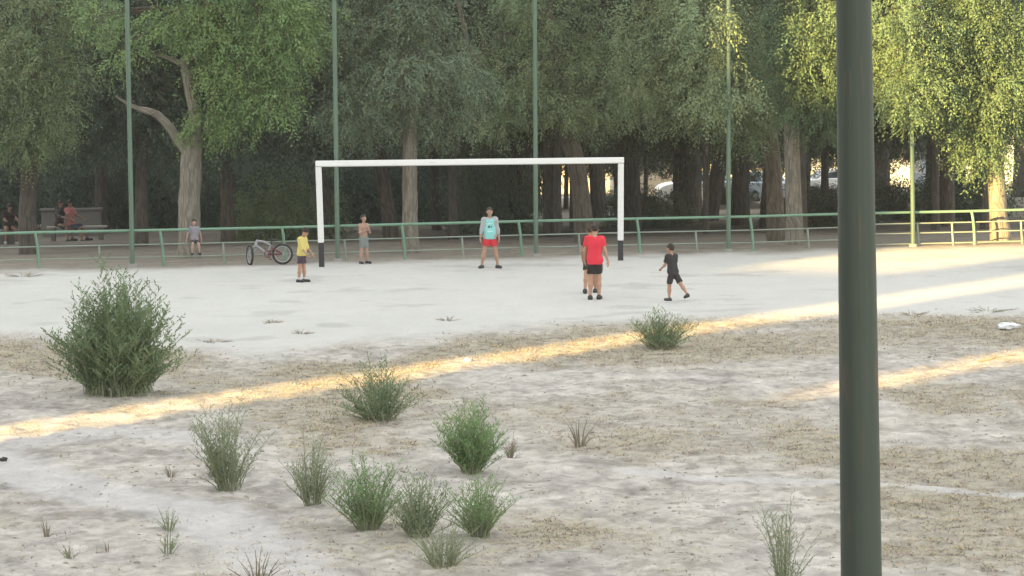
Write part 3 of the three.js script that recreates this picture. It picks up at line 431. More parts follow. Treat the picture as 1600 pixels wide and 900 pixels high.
// A person of stature h facing +z in its own frame. Angles in degrees: fwd lifts a limb forwards, out sideways; knee and elbow bend.
function person(label, px, py, h, turn, pose, wear, opt = {}) {
  const child = opt.child ?? 0.5, hipY = lerp(0.52, 0.475, child) * h, kneeL = lerp(0.245, 0.225, child) * h, shinL = lerp(0.235, 0.21, child) * h, hr = lerp(0.135, 0.165, child) * h, b = lerp(0.9, 0.88, child) * (opt.build ?? 1) * h;
  const dirOf = (f, o, s) => V(s * Math.sin(o * R2), -Math.cos(o * R2) * Math.cos(f * R2), Math.cos(o * R2) * Math.sin(f * R2)).normalize();
  const lean = (pose.lean ?? 0) * R2, side = (pose.side ?? 0) * R2, upv = V(Math.sin(side), Math.cos(lean) * Math.cos(side), Math.sin(lean)).normalize();
  const hip = V(0, hipY, 0), chest = hip.clone().addScaledVector(upv, lerp(0.235, 0.22, child) * h), neck = hip.clone().addScaledVector(upv, lerp(0.32, 0.305, child) * h);
  const headC = neck.clone().add(V(0, 0.03 * h + hr * 0.5 * Math.cos((pose.nod ?? 0) * R2), 0.01 * h + hr * 0.42 * Math.sin((pose.nod ?? 0) * R2 + lean)));
  const twist = (pose.twist ?? 0) * R2, sh = lerp(0.105, 0.095, child) * b;
  const J = {};
  for (const s of [1, -1]) { const k = s > 0 ? 'L' : 'R', leg = pose['leg' + k] ?? [2, 3, 4], arm = pose['arm' + k] ?? [4, 8, 12];
    J['hip' + k] = hip.clone().add(V(s * 0.05 * b, 0, 0)); J['knee' + k] = J['hip' + k].clone().addScaledVector(dirOf(leg[0], leg[1], s), kneeL); J['ankle' + k] = J['knee' + k].clone().addScaledVector(dirOf(leg[0] - leg[2], leg[1] * 0.8, s), shinL);
    const fy = (leg[3] ?? 10) * R2 * s, pitch = (leg[4] ?? 0) * R2; J['toe' + k] = J['ankle' + k].clone().add(V(Math.sin(fy) * 0.085 * h, -0.028 * h - Math.sin(pitch) * 0.06 * h, Math.cos(fy) * 0.085 * h * Math.cos(pitch))); J['heel' + k] = J['ankle' + k].clone().add(V(-Math.sin(fy) * 0.018 * h, -0.026 * h, -Math.cos(fy) * 0.018 * h));
    J['sho' + k] = neck.clone().addScaledVector(upv, -0.025 * h).add(V(s * sh * Math.cos(twist), 0, -s * sh * Math.sin(twist)));
    J['elb' + k] = J['sho' + k].clone().addScaledVector(dirOf(arm[0], arm[1], s), 0.165 * h); const fd = dirOf(arm[0] + arm[2], arm[3] ?? arm[1] * 0.5, s); J['wri' + k] = J['elb' + k].clone().addScaledVector(fd, 0.14 * h); J['fd' + k] = fd; }
  const drop = pose.seat !== undefined ? hipY - pose.seat : Math.min(J.heelL.y, J.heelR.y, J.toeL.y, J.toeR.y) - 0.022 * h;
  for (const q of [hip, chest, neck, headC, ...Object.entries(J).filter(([k]) => !k.startsWith('fd')).map(([, v]) => v)]) q.y -= drop;
  const t1 = (e, s) => hip.clone().lerp(chest, e).add(V(s * 0.034 * b, 0, 0)), P = [];
  const torso = (g) => [cap(t1(g > 0 ? -0.25 : 0.02, 1), t1(0.45, 1), 0.062 * b + g, 0.055 * b + g), cap(t1(g > 0 ? -0.25 : 0.02, -1), t1(0.45, -1), 0.062 * b + g, 0.055 * b + g), cap(t1(0.45, 1), J.shoL.clone().lerp(neck, 0.55).addScaledVector(upv, -0.05 * h), 0.055 * b + g, 0.06 * b + g), cap(t1(0.45, -1), J.shoR.clone().lerp(neck, 0.55).addScaledVector(upv, -0.05 * h), 0.055 * b + g, 0.06 * b + g), cap(J.shoL, J.shoR, 0.036 * b + g, 0.036 * b + g)];
  const fs = [...torso(0), cap(neck.clone().addScaledVector(upv, -0.03 * h), headC.clone().lerp(neck, 0.3), 0.036 * b, 0.031 * b)];
  for (const k of ['L', 'R']) fs.push(cap(J['hip' + k], J['knee' + k], 0.056 * b, 0.036 * b), cap(J['knee' + k], J['knee' + k].clone().lerp(J['ankle' + k], 0.35), 0.034 * b, 0.037 * b), cap(J['knee' + k].clone().lerp(J['ankle' + k], 0.35), J['ankle' + k], 0.037 * b, 0.021 * b), cap(J['heel' + k], J['toe' + k], 0.022 * b, 0.02 * b), cap(J['sho' + k], J['elb' + k], 0.033 * b, 0.025 * b), cap(J['elb' + k], J['wri' + k], 0.025 * b, 0.017 * b));
  const all = [headC, hip, neck, ...Object.entries(J).filter(([k]) => !k.startsWith('fd')).map(([, v]) => v)], lo = V(1e9, 1e9, 1e9), hi = V(-1e9, -1e9, -1e9); for (const q of all) { lo.min(q); hi.max(q); } lo.addScalar(-0.13 * h); hi.addScalar(0.13 * h);
  const skinned = surface(blend(fs, 0.022 * h), lo, hi, 66); skinned.setAttribute('color', new THREE.BufferAttribute(new Float32Array(skinned.attributes.position.count * 3).fill(1), 3));
  const headM = new THREE.Matrix4().compose(headC, new THREE.Quaternion().setFromEuler(new THREE.Euler((pose.nod ?? 0) * R2, (pose.look ?? 0) * R2, (pose.tilt ?? 0) * R2, 'YXZ')), V(hr, hr, hr));
  const bodyParts = [skinned, headGeo.clone().applyMatrix4(headM)];
  for (const s of [1, -1]) { const k = s > 0 ? 'L' : 'R', hl = 0.1 * h, q = new THREE.Quaternion().setFromUnitVectors(V(0, -1, 0), J['fd' + k]), g = handGeo.clone(); if (s > 0) { g.scale(-1, 1, 1); const ix = g.index.array; for (let i = 0; i < ix.length; i += 3) { const t = ix[i]; ix[i] = ix[i + 1]; ix[i + 1] = t; } g.computeVertexNormals(); }
    g.rotateY(s * -70 * R2); g.scale(hl, hl, hl); g.applyQuaternion(q); g.translate(J['wri' + k].x, J['wri' + k].y, J['wri' + k].z); bodyParts.push(g); }
  const base = opt.base ?? foot(px, py), o = thing('person', label, 'person', [base.x, base.y - 0.004, base.z], turn * R2, opt.group);
  const skin = new THREE.MeshPhysicalMaterial({ color: col(...(opt.skin ?? [0.42, 0.25, 0.17])), vertexColors: true, roughness: 0.6, specularIntensity: 0.4 });
  part('body', mergeGeometries(bodyParts.map((g) => { const n = new THREE.BufferGeometry(); n.setAttribute('position', g.attributes.position); n.setAttribute('normal', g.attributes.normal); n.setAttribute('color', g.attributes.color); n.setIndex(g.index); return n; })), skin, o);
  part('hair', hairGeo.clone().applyMatrix4(headM), opt.hair ?? hairDark, o);
  const cloth = (c) => mat(...c, 0.9);
  const folds = (f, amp) => (x, y, z) => f(x, y, z) + amp * h * (Math.sin(y * 26 / h + x * 19 / h + Math.sin(z * 15 / h) * 2) + 0.6 * Math.sin(y * 47 / h - z * 33 / h + x * 11 / h));
  const hemY = (k) => { const n = upv, c = hip.clone().addScaledVector(upv, k * h); return (x, y, z) => (x - c.x) * n.x + (y - c.y) * n.y + (z - c.z) * n.z; };
  const neckCut = (x, y, z) => { const a = hemY(lerp(0.318, 0.303, child))(x, y, z); const q = Math.hypot(x - neck.x, z - neck.z - 0.012 * h) - 0.048 * b; return Math.max(a, -q) < 0 && a < 0 ? a : Math.max(-q * 0.6, a - 0.05 * h); };
  const box = (fs2, extra, name, m, fold, N = 58) => { part(name, surface((x, y, z) => { let d = folds(blend(fs2, 0.03 * h), fold)(x, y, z); for (const e of extra) d = Math.max(d, e(x, y, z)); return d; }, lo, hi, N), m, o); };
  const sleeves = (frac, g) => ['L', 'R'].flatMap((k) => frac <= 1 ? [cap(J['sho' + k], J['sho' + k].clone().lerp(J['elb' + k], frac), 0.035 * b + g, 0.031 * b + g * 1.6, false, true)] : [cap(J['sho' + k], J['elb' + k], 0.035 * b + g, 0.028 * b + g), cap(J['elb' + k], J['elb' + k].clone().lerp(J['wri' + k], frac - 1), 0.028 * b + g, 0.02 * b + g, false, true)]);
  if (wear.shirt) box([...torso(0.012 * h), cap(J.hipL.clone().addScaledVector(upv, 0.02 * h), J.hipR.clone().addScaledVector(upv, 0.02 * h), 0.072 * b, 0.072 * b), ...sleeves(wear.sleeve ?? 0.6, 0.008 * h)], [(x, y, z) => -hemY(wear.hem ?? -0.02)(x, y, z), (x, y, z) => { const a = hemY(lerp(0.30, 0.287, child))(x, y, z), q = Math.hypot(x - neck.x, z - neck.z) - 0.042 * b; return Math.min(q > 0 ? -1 : -q, a > 0 ? 1 : -1) > 0 ? Math.max(-q, 0.001) : -1; }], 'shirt', cloth(wear.shirt), 0.0034);
  if (wear.bib) box(torso(0.022 * h), [(x, y, z) => -hemY(wear.hem ?? -0.02)(x, y, z) + 0.01 * h, (x, y, z) => { const q = Math.abs(x) - 0.076 * b; return hemY(0.17)(x, y, z) > 0 ? q : -1; }, (x, y, z) => hemY(0.297)(x, y, z)], 'bib', opt.bibMaterial ?? cloth(wear.bib), 0.002);
  if (wear.shorts) box([cap(t1(0.06, 1), t1(0.2, 1), 0.07 * b, 0.064 * b), cap(t1(0.06, -1), t1(0.2, -1), 0.07 * b, 0.064 * b), ...['L', 'R'].map((k) => cap(J['hip' + k], J['hip' + k].clone().lerp(J['knee' + k], wear.leg ?? 0.6), 0.066 * b, (wear.leg > 0.9 ? 0.05 : 0.06) * b, false, true))], [hemY(wear.waist ?? (wear.shirt ? (wear.hem ?? -0.02) + 0.015 : 0.03))], 'shorts', cloth(wear.shorts), 0.0034);
  for (const k of ['L', 'R']) part('shoe', surface(blend([cap(J['heel' + k], J['toe' + k], 0.031 * h, 0.027 * h), cap(J['ankle' + k], J['heel' + k], 0.027 * h, 0.03 * h, true)], 0.02 * h), V(Math.min(J['heel' + k].x, J['toe' + k].x) - 0.05 * h, Math.min(J['heel' + k].y, J['toe' + k].y) - 0.05 * h, Math.min(J['heel' + k].z, J['toe' + k].z) - 0.05 * h), V(Math.max(J['heel' + k].x, J['toe' + k].x) + 0.05 * h, J['ankle' + k].y + 0.05 * h, Math.max(J['heel' + k].z, J['toe' + k].z) + 0.05 * h), 30), mat(...(wear.shoe ?? [0.03, 0.03, 0.035]), 0.7), o);
  if (wear.sock) for (const k of ['L', 'R']) part('sock', tubeBetween(J['ankle' + k].clone().lerp(J['knee' + k], 0.02), J['ankle' + k].clone().lerp(J['knee' + k], 0.2), 0.025 * b, 0.029 * b, 14), mat(...wear.sock, 0.95), o);
  o.userData.joints = undefined; delete o.userData.joints;
  return { o, J, headC };
}
person('boy in a yellow top and dark shorts looking down, left of the goal', 472, 441, 1.21, 68, { nod: 38, look: 8, lean: 4, armL: [16, 6, 22], armR: [12, 5, 30], legL: [4, 2, 3], legR: [-3, 3, 3] }, { shirt: [0.62, 0.52, 0.17], sleeve: 1.25, shorts: [0.07, 0.045, 0.065], leg: 0.7, sock: [0.6, 0.58, 0.55] }, { child: 0.7, hair: hairBrown });
person('bare chested boy in grey shorts standing at the railing inside the goal', 569, 412, 1.16, 38, { look: -14, armL: [22, 6, 110, -42], armR: [16, 14, 105, -44], legL: [2, 4, 2], legR: [0, 4, 2] }, { shorts: [0.2, 0.225, 0.215], leg: 0.75, waist: 0.05 }, { child: 0.65, skin: [0.4, 0.26, 0.2] });
{ const numberTex = 0;
  const k = person('boy in a cyan bib and red shorts waiting as goalkeeper', 766, 419, 1.40, 4, { lean: 3, nod: -2, armL: [4, 13, 10, 7], armR: [4, 15, 8, 9], legL: [5, 11, 8, 26], legR: [5, 13, 8, 26] }, { shirt: [0.36, 0.38, 0.39], sleeve: 1.6, bib: [0.27, 0.62, 0.6], shorts: [0.6, 0.035, 0.05], leg: 0.62, shoe: [0.04, 0.045, 0.06], hem: -0.03 }, { child: 0.35, skin: [0.4, 0.25, 0.18] });
  // dark print across the chest of the bib, fitted to the cloth
  const bib = k.o.children.find((c) => c.name === 'bib'), p = bib.geometry.attributes.position, uv = new Float32Array(p.count * 2); for (let i = 0; i < p.count; i++) { uv[i * 2] = 0.5 + p.getX(i) / 0.36; uv[i * 2 + 1] = (p.getY(i) - 0.7) / 0.4; } bib.geometry.setAttribute('uv', new THREE.BufferAttribute(uv, 2));
  const print = dataTex(256, 256, (u, v, c) => { c[0] = 0.27; c[1] = 0.62; c[2] = 0.6; const x = (u - 0.5) * 0.36, y = v * 0.4 + 0.7; const blot = (cx, cy, rx, ry) => Math.hypot((x - cx) / rx, (y - cy) / ry) + 0.35 * (fbm(u * 20, v * 20, 3) - 0.5) < 1; if (blot(-0.022, 0.95, 0.03, 0.032) && y > 0.925) { c[0] = 0.05; c[1] = 0.12; c[2] = 0.16; } else if (blot(0.034, 0.955, 0.02, 0.03)) { c[0] = 0.13; c[1] = 0.3; c[2] = 0.32; } else if (blot(0.0, 0.85, 0.07, 0.016) || blot(0.01, 1.03, 0.06, 0.012)) { c[0] = 0.5; c[1] = 0.72; c[2] = 0.72; } });
  print.wrapS = print.wrapT = THREE.ClampToEdgeWrapping; bib.material = new THREE.MeshStandardMaterial({ map: print, roughness: 0.9 });
}
person('teenager in a red shirt and black shorts seen from behind', 930, 468, 1.50, 174, { lean: 5, nod: 16, armL: [10, 16, 12, 4], armR: [-6, 16, 16, 14], legL: [2, 3, 5, 8], legR: [8, 1, 12, 8] }, { shirt: [0.68, 0.035, 0.06], sleeve: 0.62, hem: -0.05, shorts: [0.022, 0.02, 0.02], leg: 0.72, shoe: [0.035, 0.03, 0.03] }, { child: 0.2, hair: hairBrown, build: 1.0, skin: [0.46, 0.28, 0.2] });
person('boy mostly hidden behind the teenager in the red shirt', 923, 458, 1.40, 172, { lean: 4, nod: 10, armL: [10, 10, 14, 4], armR: [-4, 12, 20, 10], legL: [-12, 3, 14], legR: [16, 2, 10] }, { shirt: [0.09, 0.03, 0.032], sleeve: 0.6, shorts: [0.03, 0.028, 0.03], leg: 0.7 }, { child: 0.35, hair: hairBrown });
person('small boy in black shirt and shorts striding away to the left', 1052, 470, 1.15, 218, { lean: 8, nod: 6, look: 10, armL: [20, 8, 40, -6], armR: [8, 10, 14], legL: [10, 2, 10], legR: [-30, 8, 10, 8, 30] }, { shirt: [0.03, 0.028, 0.03], sleeve: 0.7, shorts: [0.035, 0.028, 0.03], leg: 0.85, shoe: [0.05, 0.045, 0.045], hem: -0.05 }, { child: 0.75, hair: hairBrown });
{ const b = fp(304); b.z += 0.02; person('small child in a grey shirt sitting on the railing in front of the forked tree', 304, 390, 0.95, 12, { seat: 0.60, lean: -2, armL: [-4, 22, 6], armR: [-4, 26, 6], legL: [62, 8, 62], legR: [62, 6, 62] }, { shirt: [0.24, 0.23, 0.26], sleeve: 0.7, shorts: [0.05, 0.045, 0.055], leg: 0.8 }, { child: 0.9, base: b, hair: hairBrown, skin: [0.42, 0.28, 0.23] }); }
{ // the low wall and bench under the trees with people on them
  const stone = new THREE.MeshStandardMaterial({ map: wallTex(0.2, 0.19, 0.18), roughness: 0.95 });
  const wb = stand(112, 108), o = thing('low_wall', 'low pale concrete wall under the trees at the left', 'wall', [wb.x, wb.y, wb.z], 0.03);
  part('wall_block', new RoundedBoxGeometry(2.0, 0.9, 0.35, 3, 0.03).translate(0.0, 0.42, 0), stone, o); part('coping', new RoundedBoxGeometry(2.1, 0.08, 0.45, 3, 0.02).translate(0.0, 0.91, 0), stone, o);
  const bb = stand(108, 101), bo = thing('park_bench', 'pale park bench under the trees with two people on it', 'bench', [bb.x, bb.y, bb.z], 0.08), plank = mat(0.36, 0.33, 0.29);
  for (const z of [-0.17, 0, 0.17]) part('seat_plank', new RoundedBoxGeometry(1.9, 0.05, 0.14, 2, 0.01).translate(0.25, 0.44, z), plank, bo);
  for (const x of [-0.5, 1.0]) part('support', new RoundedBoxGeometry(0.14, 0.5, 0.42, 2, 0.02).translate(x, 0.17, 0), stone, bo);
  const seatOn = (x) => V(bb.x + x, bb.y, bb.z + 0.05);
  person('person in a pink shirt leaning back on the bench under the trees', 0, 0, 1.6, 62, { seat: 0.53, lean: -8, nod: 12, armL: [40, 8, 30], armR: [30, 12, 30], legL: [78, 4, 55], legR: [70, 6, 45] }, { shirt: [0.5, 0.19, 0.19], sleeve: 0.7, shorts: [0.04, 0.05, 0.075], leg: 1 }, { child: 0, base: seatOn(0.08), skin: [0.3, 0.19, 0.14] });
  person('person in dark clothes beside the pink shirted person on the bench', 0, 0, 1.6, 55, { seat: 0.53, lean: 4, nod: 14, armL: [45, 4, 30], armR: [40, 8, 40], legL: [80, 4, 70], legR: [76, 4, 60] }, { shirt: [0.06, 0.05, 0.05], sleeve: 1.4, shorts: [0.03, 0.04, 0.045], leg: 1 }, { child: 0, base: seatOn(-0.3), skin: [0.3, 0.19, 0.14] });
  const sb = stand(14, 98), so = thing('stone_block', 'stone block seat at the left edge of the grove', 'stone', [sb.x, sb.y, sb.z], 0.3);
  part('block', new RoundedBoxGeometry(0.9, 0.5, 0.5, 3, 0.05).translate(0, 0.2, 0), stone, so);
  person('person in dark clothes sitting hunched at the left edge of the grove', 0, 0, 1.6, 20, { seat: 0.54, lean: 24, nod: 20, look: 20, armL: [50, 4, 30], armR: [46, 8, 40], legL: [80, 8, 80], legR: [82, 8, 86] }, { shirt: [0.05, 0.035, 0.035], sleeve: 0.7, shorts: [0.1, 0.035, 0.04], leg: 0.8, shoe: [0.45, 0.45, 0.45] }, { child: 0, base: V(sb.x, sb.y, sb.z + 0.05), skin: [0.3, 0.19, 0.14] });
}

// ------------------------------------------------------------------ bicycle and cars
{
  const b = fp(424); b.z += 0.55; b.y = ground(b.x, -b.z); const o = thing('bicycle', 'small silver and maroon mountain bike leaning at the railing left of the goal', 'bicycle', [b.x + 0.30, b.y, b.z], 0.12);
  o.rotation.order = 'YXZ'; o.rotation.x = -0.1;
  const silver = new THREE.MeshStandardMaterial({ color: col(0.30, 0.30, 0.31), roughness: 0.4, metalness: 0.25 }), maroon = mat(0.13, 0.035, 0.045, 0.5), black = mat(0.025, 0.025, 0.027, 0.7), steel = new THREE.MeshStandardMaterial({ color: col(0.45, 0.45, 0.46), roughness: 0.35, metalness: 0.8 });
  const W = 0.245, rear = V(0, W, 0), bb = V(-0.35, 0.25, 0), head = V(-0.585, 0.56, 0), headLow = V(-0.625, 0.47, 0), seatJ = V(-0.27, 0.46, 0), axle = V(-0.76, W - 0.01, 0);
  part('frame', mergeGeometries([limbGeo([head, V(-0.45, 0.545, 0), seatJ], [0.034, 0.03], 10), tubeBetween(headLow, bb, 0.036, 0.034), tubeBetween(seatJ, bb, 0.022), tubeBetween(headLow.clone().add(V(-0.012, -0.03, 0)), head.clone().add(V(0.012, 0.03, 0)), 0.034), new THREE.SphereGeometry(0.04, 12, 8).translate(head.x, head.y, 0)]), silver, o);
  part('swingarm', mergeGeometries([0.055, -0.055].flatMap((z) => [tubeBetween(bb.clone().setZ(z * 0.6), rear.clone().setZ(z), 0.018), tubeBetween(seatJ.clone().add(V(0.02, -0.06, z * 0.6)), rear.clone().setZ(z), 0.016), tubeBetween(V(-0.2, 0.36, z * 0.8), V(-0.33, 0.3, z * 0.6), 0.018)])), maroon, o);
  part('saddle', mergeGeometries([tubeBetween(seatJ, V(-0.235, 0.56, 0), 0.014), new THREE.SphereGeometry(0.1, 16, 10).scale(1.25, 0.3, 0.62).translate(-0.225, 0.575, 0)]), black, o);
  part('crank', mergeGeometries([new THREE.TorusGeometry(0.075, 0.01, 6, 24).translate(bb.x, bb.y, 0.06), tubeBetween(bb.clone().setZ(0.075), bb.clone().add(V(0.06, -0.13, 0.075)), 0.01), new THREE.BoxGeometry(0.08, 0.02, 0.06).translate(bb.x + 0.06, bb.y - 0.13, 0.11), tubeBetween(bb.clone().setZ(-0.075), bb.clone().add(V(-0.06, 0.13, -0.075)), 0.01), new THREE.BoxGeometry(0.08, 0.02, 0.06).translate(bb.x - 0.06, bb.y + 0.13, -0.11)]), maroon, o);
  const wheel = (name, c, turn) => { const w = new THREE.Group(); w.name = name; o.add(w); w.position.copy(c); w.rotation.y = turn; part('tyre', new THREE.TorusGeometry(W - 0.027, 0.027, 10, 40), black, w); part('rim', new THREE.TorusGeometry(W - 0.058, 0.012, 6, 40), steel, w); const sp = [tubeBetween(V(0, 0, -0.05), V(0, 0, 0.05), 0.022)]; for (let i = 0; i < 18; i++) { const a = i / 18 * 6.283; sp.push(tubeBetween(V(0, 0, i % 2 ? 0.03 : -0.03), V(Math.cos(a) * (W - 0.06), Math.sin(a) * (W - 0.06), 0), 0.0022, 0.0022, 4)); } part('spoke', mergeGeometries(sp), steel, w); };
  wheel('wheel', rear, 0); wheel('wheel', axle, -1.32);
  const s = V(Math.cos(0.5), 0, Math.sin(0.5)).multiplyScalar(0), ax = V(-Math.sin(1.32), 0, Math.cos(1.32)).multiplyScalar(0.055);
  part('fork', mergeGeometries([1, -1].flatMap((k) => [tubeBetween(axle.clone().addScaledVector(ax, k), headLow.clone().add(V(-0.02, -0.06, 0)).addScaledVector(ax, k), 0.017, 0.024), tubeBetween(headLow.clone().add(V(-0.02, -0.06, 0)).addScaledVector(ax, k), headLow.clone().add(V(-0.005, -0.02, 0)), 0.024)])), silver, o);
  const hb = head.clone().add(V(0.03, 0.14, 0)), hd = V(Math.sin(0.35), 0, Math.cos(0.35));
  part('handlebar', mergeGeometries([tubeBetween(head, hb, 0.016), tubeBetween(hb.clone().addScaledVector(hd, 0.28).add(V(-0.02, 0.05, 0)), hb, 0.013), tubeBetween(hb.clone().addScaledVector(hd, -0.28).add(V(-0.02, 0.05, 0)), hb, 0.013), tubeBetween(hb.clone().addScaledVector(hd, 0.28).add(V(-0.02, 0.05, 0)), hb.clone().addScaledVector(hd, 0.18).add(V(-0.013, 0.032, 0)), 0.02)]), black, o);
}
function car(label, px, d, turn, rgb, h = 1.45) {
  const b = stand(px, d), o = thing('parked_car', label, 'car', [b.x, b.y, b.z], turn), L = 4.1, W = 1.72;
  const paint = new THREE.MeshPhysicalMaterial({ color: col(...rgb), roughness: 0.35, clearcoat: 1, clearcoatRoughness: 0.1, metalness: 0.2 }), glass = mat(0.04, 0.055, 0.07, 0.08), rubber = mat(0.02, 0.02, 0.02, 0.9), alloy = new THREE.MeshStandardMaterial({ color: col(0.5, 0.5, 0.5), roughness: 0.3, metalness: 0.8 });
  const S = new THREE.Shape(); S.moveTo(-2.0, 0.32); S.lineTo(-2.05, 0.62); S.quadraticCurveTo(-1.98, 0.82, -1.3, 0.9); S.lineTo(-1.0, 0.94); S.lineTo(1.85, 0.98); S.quadraticCurveTo(2.05, 0.9, 2.05, 0.6); S.lineTo(2.0, 0.3);
  S.lineTo(1.68, 0.28); S.absarc(1.3, 0.3, 0.36, 0, Math.PI, false); S.lineTo(-0.92, 0.28); S.absarc(-1.28, 0.3, 0.36, 0, Math.PI, false); S.lineTo(-2.0, 0.32);
  const ext = (s, w, bev) => new THREE.ExtrudeGeometry(s, { depth: w - 2 * bev, bevelEnabled: true, bevelSize: bev, bevelThickness: bev, bevelSegments: 3, curveSegments: 10 }).translate(0, 0, -w / 2 + bev);
  part('body', ext(S, W, 0.06), paint, o);
  const C = new THREE.Shape(); C.moveTo(-1.0, 0.95); C.lineTo(-0.35, h - 0.06); C.quadraticCurveTo(0.4, h + 0.02, 1.3, h - 0.06); C.lineTo(1.85, 0.97); part('cabin', ext(C, W - 0.24, 0.07), paint, o);
  const win = (pts, z) => { const s = new THREE.Shape(pts.map(([x, y]) => new THREE.Vector2(x, y))); part('side_window', new THREE.ExtrudeGeometry(s, { depth: 0.02, bevelEnabled: false }).translate(0, 0, z > 0 ? z : z - 0.02), glass, o); };
  for (const z of [W / 2 - 0.118, -W / 2 + 0.118]) { win([[-0.78, 1.0], [-0.3, h - 0.13], [0.3, h - 0.1], [0.3, 1.0]], z); win([[0.4, 1.0], [0.4, h - 0.1], [1.15, h - 0.13], [1.5, 1.0]], z); }
  const ws = part('windscreen', new THREE.BoxGeometry(0.03, 0.62, W - 0.46), glass, o); ws.position.set(-0.74, 1.18, 0); ws.rotation.z = -0.96; ws.position.x -= 0.05; const rw = part('rear_window', new THREE.BoxGeometry(0.03, 0.44, W - 0.5), glass, o); rw.position.set(1.66, 1.18, 0); rw.rotation.z = 0.92;
  for (const x of [-1.28, 1.3]) for (const z of [1, -1]) { const w = new THREE.Group(); w.name = 'wheel'; o.add(w); w.position.set(x, 0.31, z * (W / 2 - 0.12)); part('tyre', new THREE.TorusGeometry(0.225, 0.09, 10, 28), rubber, w); part('rim', new THREE.CylinderGeometry(0.2, 0.2, 0.14, 20).rotateX(Math.PI / 2), alloy, w); }
  for (const z of [0.6, -0.6]) { part('headlight', new THREE.SphereGeometry(0.13, 14, 10).scale(0.45, 0.7, 1.25).translate(-2.0, 0.68, z), mat(0.7, 0.72, 0.75, 0.1), o); part('tail_light', new THREE.SphereGeometry(0.12, 12, 8).scale(0.4, 1.2, 0.8).translate(2.02, 0.8, z * 1.1), mat(0.35, 0.02, 0.02, 0.2), o); }
  part('number_plate', new THREE.BoxGeometry(0.02, 0.11, 0.5).translate(-2.12, 0.45, 0), mat(0.7, 0.7, 0.68), o);
}
car('silver blue car seen between trunks right of the goal', 1176, 160, -1.0, [0.36, 0.44, 0.5]);
car('white parked car half hidden behind the leaning dark trunk', 1090, 166, 0.1, [0.66, 0.64, 0.58]);
car('white parked car seen in the gap left of the lamp post', 1298, 172, 0.25, [0.7, 0.7, 0.7]);

// ------------------------------------------------------------------ weeds of the waste ground
const weedGreen = leafMat(0.175, 0.255, 0.130, 0.4), weedBright = leafMat(0.20, 0.345, 0.125, 0.45), weedGrey = leafMat(0.27, 0.32, 0.20, 0.45), weedDry = leafMat(0.30, 0.25, 0.17, 0.2);
const stemGreen = mat(0.27, 0.30, 0.185), stemDry = mat(0.24, 0.2, 0.15);
function weed(label, px, py, hp, wp, seed, o = {}) {
  const R = rng(seed), b = foot(px, py), m = -b.z / F, h = hp * m * 1.06, w = wp * m / 2 * 1.25, t = thing('weed', label, 'weed', [b.x, b.y - 0.01, b.z], 0, o.group), L = new Leaves(R), geos = [];
  const n = o.stems ?? 26, leafLen = (o.leaf ?? 0.05) * 0.85, flat = o.flat ?? 0;
  for (let i = 0; i < n; i++) {
    const a = R() * 6.283, q = Math.sqrt((i + 0.5) / n), out = w * q * (0.65 + 0.5 * R()), tallOne = i % 7 === 3 ? 1.15 : 1, lowOne = i % 4 === 1 ? 0.4 + 0.3 * R() : 1, up = h * tallOne * lowOne * (1 - (0.42 + flat) * q * q) * (0.62 + 0.46 * R());
    const r0 = (o.base ?? 0.24) * w * Math.sqrt(R()), s = V(Math.cos(a) * r0, -0.02, Math.sin(a) * r0), e = V(Math.cos(a) * out, up, Math.sin(a) * out), mid = V(Math.cos(a) * out * (o.fan ?? 0.54), up * 0.55, Math.sin(a) * out * (o.fan ?? 0.54)).add(V((R() - 0.5) * 0.08 * h, 0, (R() - 0.5) * 0.08 * h));
    const curve = new THREE.CatmullRomCurve3([s, mid, e]), thick = (o.thick ?? 0.006) * (0.7 + 0.5 * R());
    geos.push(limbGeo([s, mid, e], [thick, thick * 0.8, thick * 0.3], 4, 0, i));
    const len = curve.getLength(), br = Math.max(2, Math.round(len / (o.gap ?? 0.085)));
    for (let k = 1; k <= br; k++) {
      const f = Math.pow(k / br, 0.8), p = curve.getPoint(f), tn = curve.getTangent(f), tone = (0.72 + 0.5 * R()) * (o.pale ? 1 : lerp(0.85, 1.12, f));
      const sa = R() * 6.283, sd = V(Math.cos(sa), 0.25, Math.sin(sa)).addScaledVector(tn, 0.5).normalize(), bl = (o.branch ?? 0.2) * h * (1.15 - 0.75 * f) * (0.6 + 0.6 * R());
      const be = p.clone().addScaledVector(sd, bl).add(V(0, bl * 0.25, 0));
      if (bl > 0.05) geos.push(tubeBetween(p, be, thick * 0.5, thick * 0.25, 3));
      const lc = Math.max(2, Math.round(bl / (leafLen * (o.sparse ?? 0.5))));
      for (let l = 0; l < lc; l++) { const lp = p.clone().lerp(be, (l + R()) / lc), ld = sd.clone().multiplyScalar(0.8).add(V((R() - 0.5) * 1.3, 0.35 + (R() - 0.5) * 0.8, (R() - 0.5) * 1.3)).normalize(), si = V(R() - 0.5, R() - 0.5, R() - 0.5).cross(ld).normalize(); L.leaf(lp, ld, si, leafLen * (0.6 + 0.8 * R()), leafLen * (o.lw ?? 0.15), [tone * (1 + 0.12 * (R() - 0.5)), tone, tone]); }
    }
  }
  part('stem', mergeGeometries(geos.map((g) => g.index && g.attributes.uv ? g : g)), o.dry ? stemDry : stemGreen, t);
  part('foliage', L.build(), o.mat ?? weedGreen, t);
}
weed('largest bush, tall and dense dark green, left on the waste ground', 186, 617, 176, 186, 1, { stems: 280, branch: 0.17, gap: 0.085, leaf: 0.06, sparse: 0.4, fan: 0.55, flat: 0.16, lw: 0.19, base: 0.5 });
weed('low green bush at the border of the pitch, in front of the striding boy', 1032, 545, 62, 100, 2, { stems: 90, leaf: 0.055, flat: 0.1, gap: 0.06, lw: 0.13, base: 0.34, fan: 0.55 });
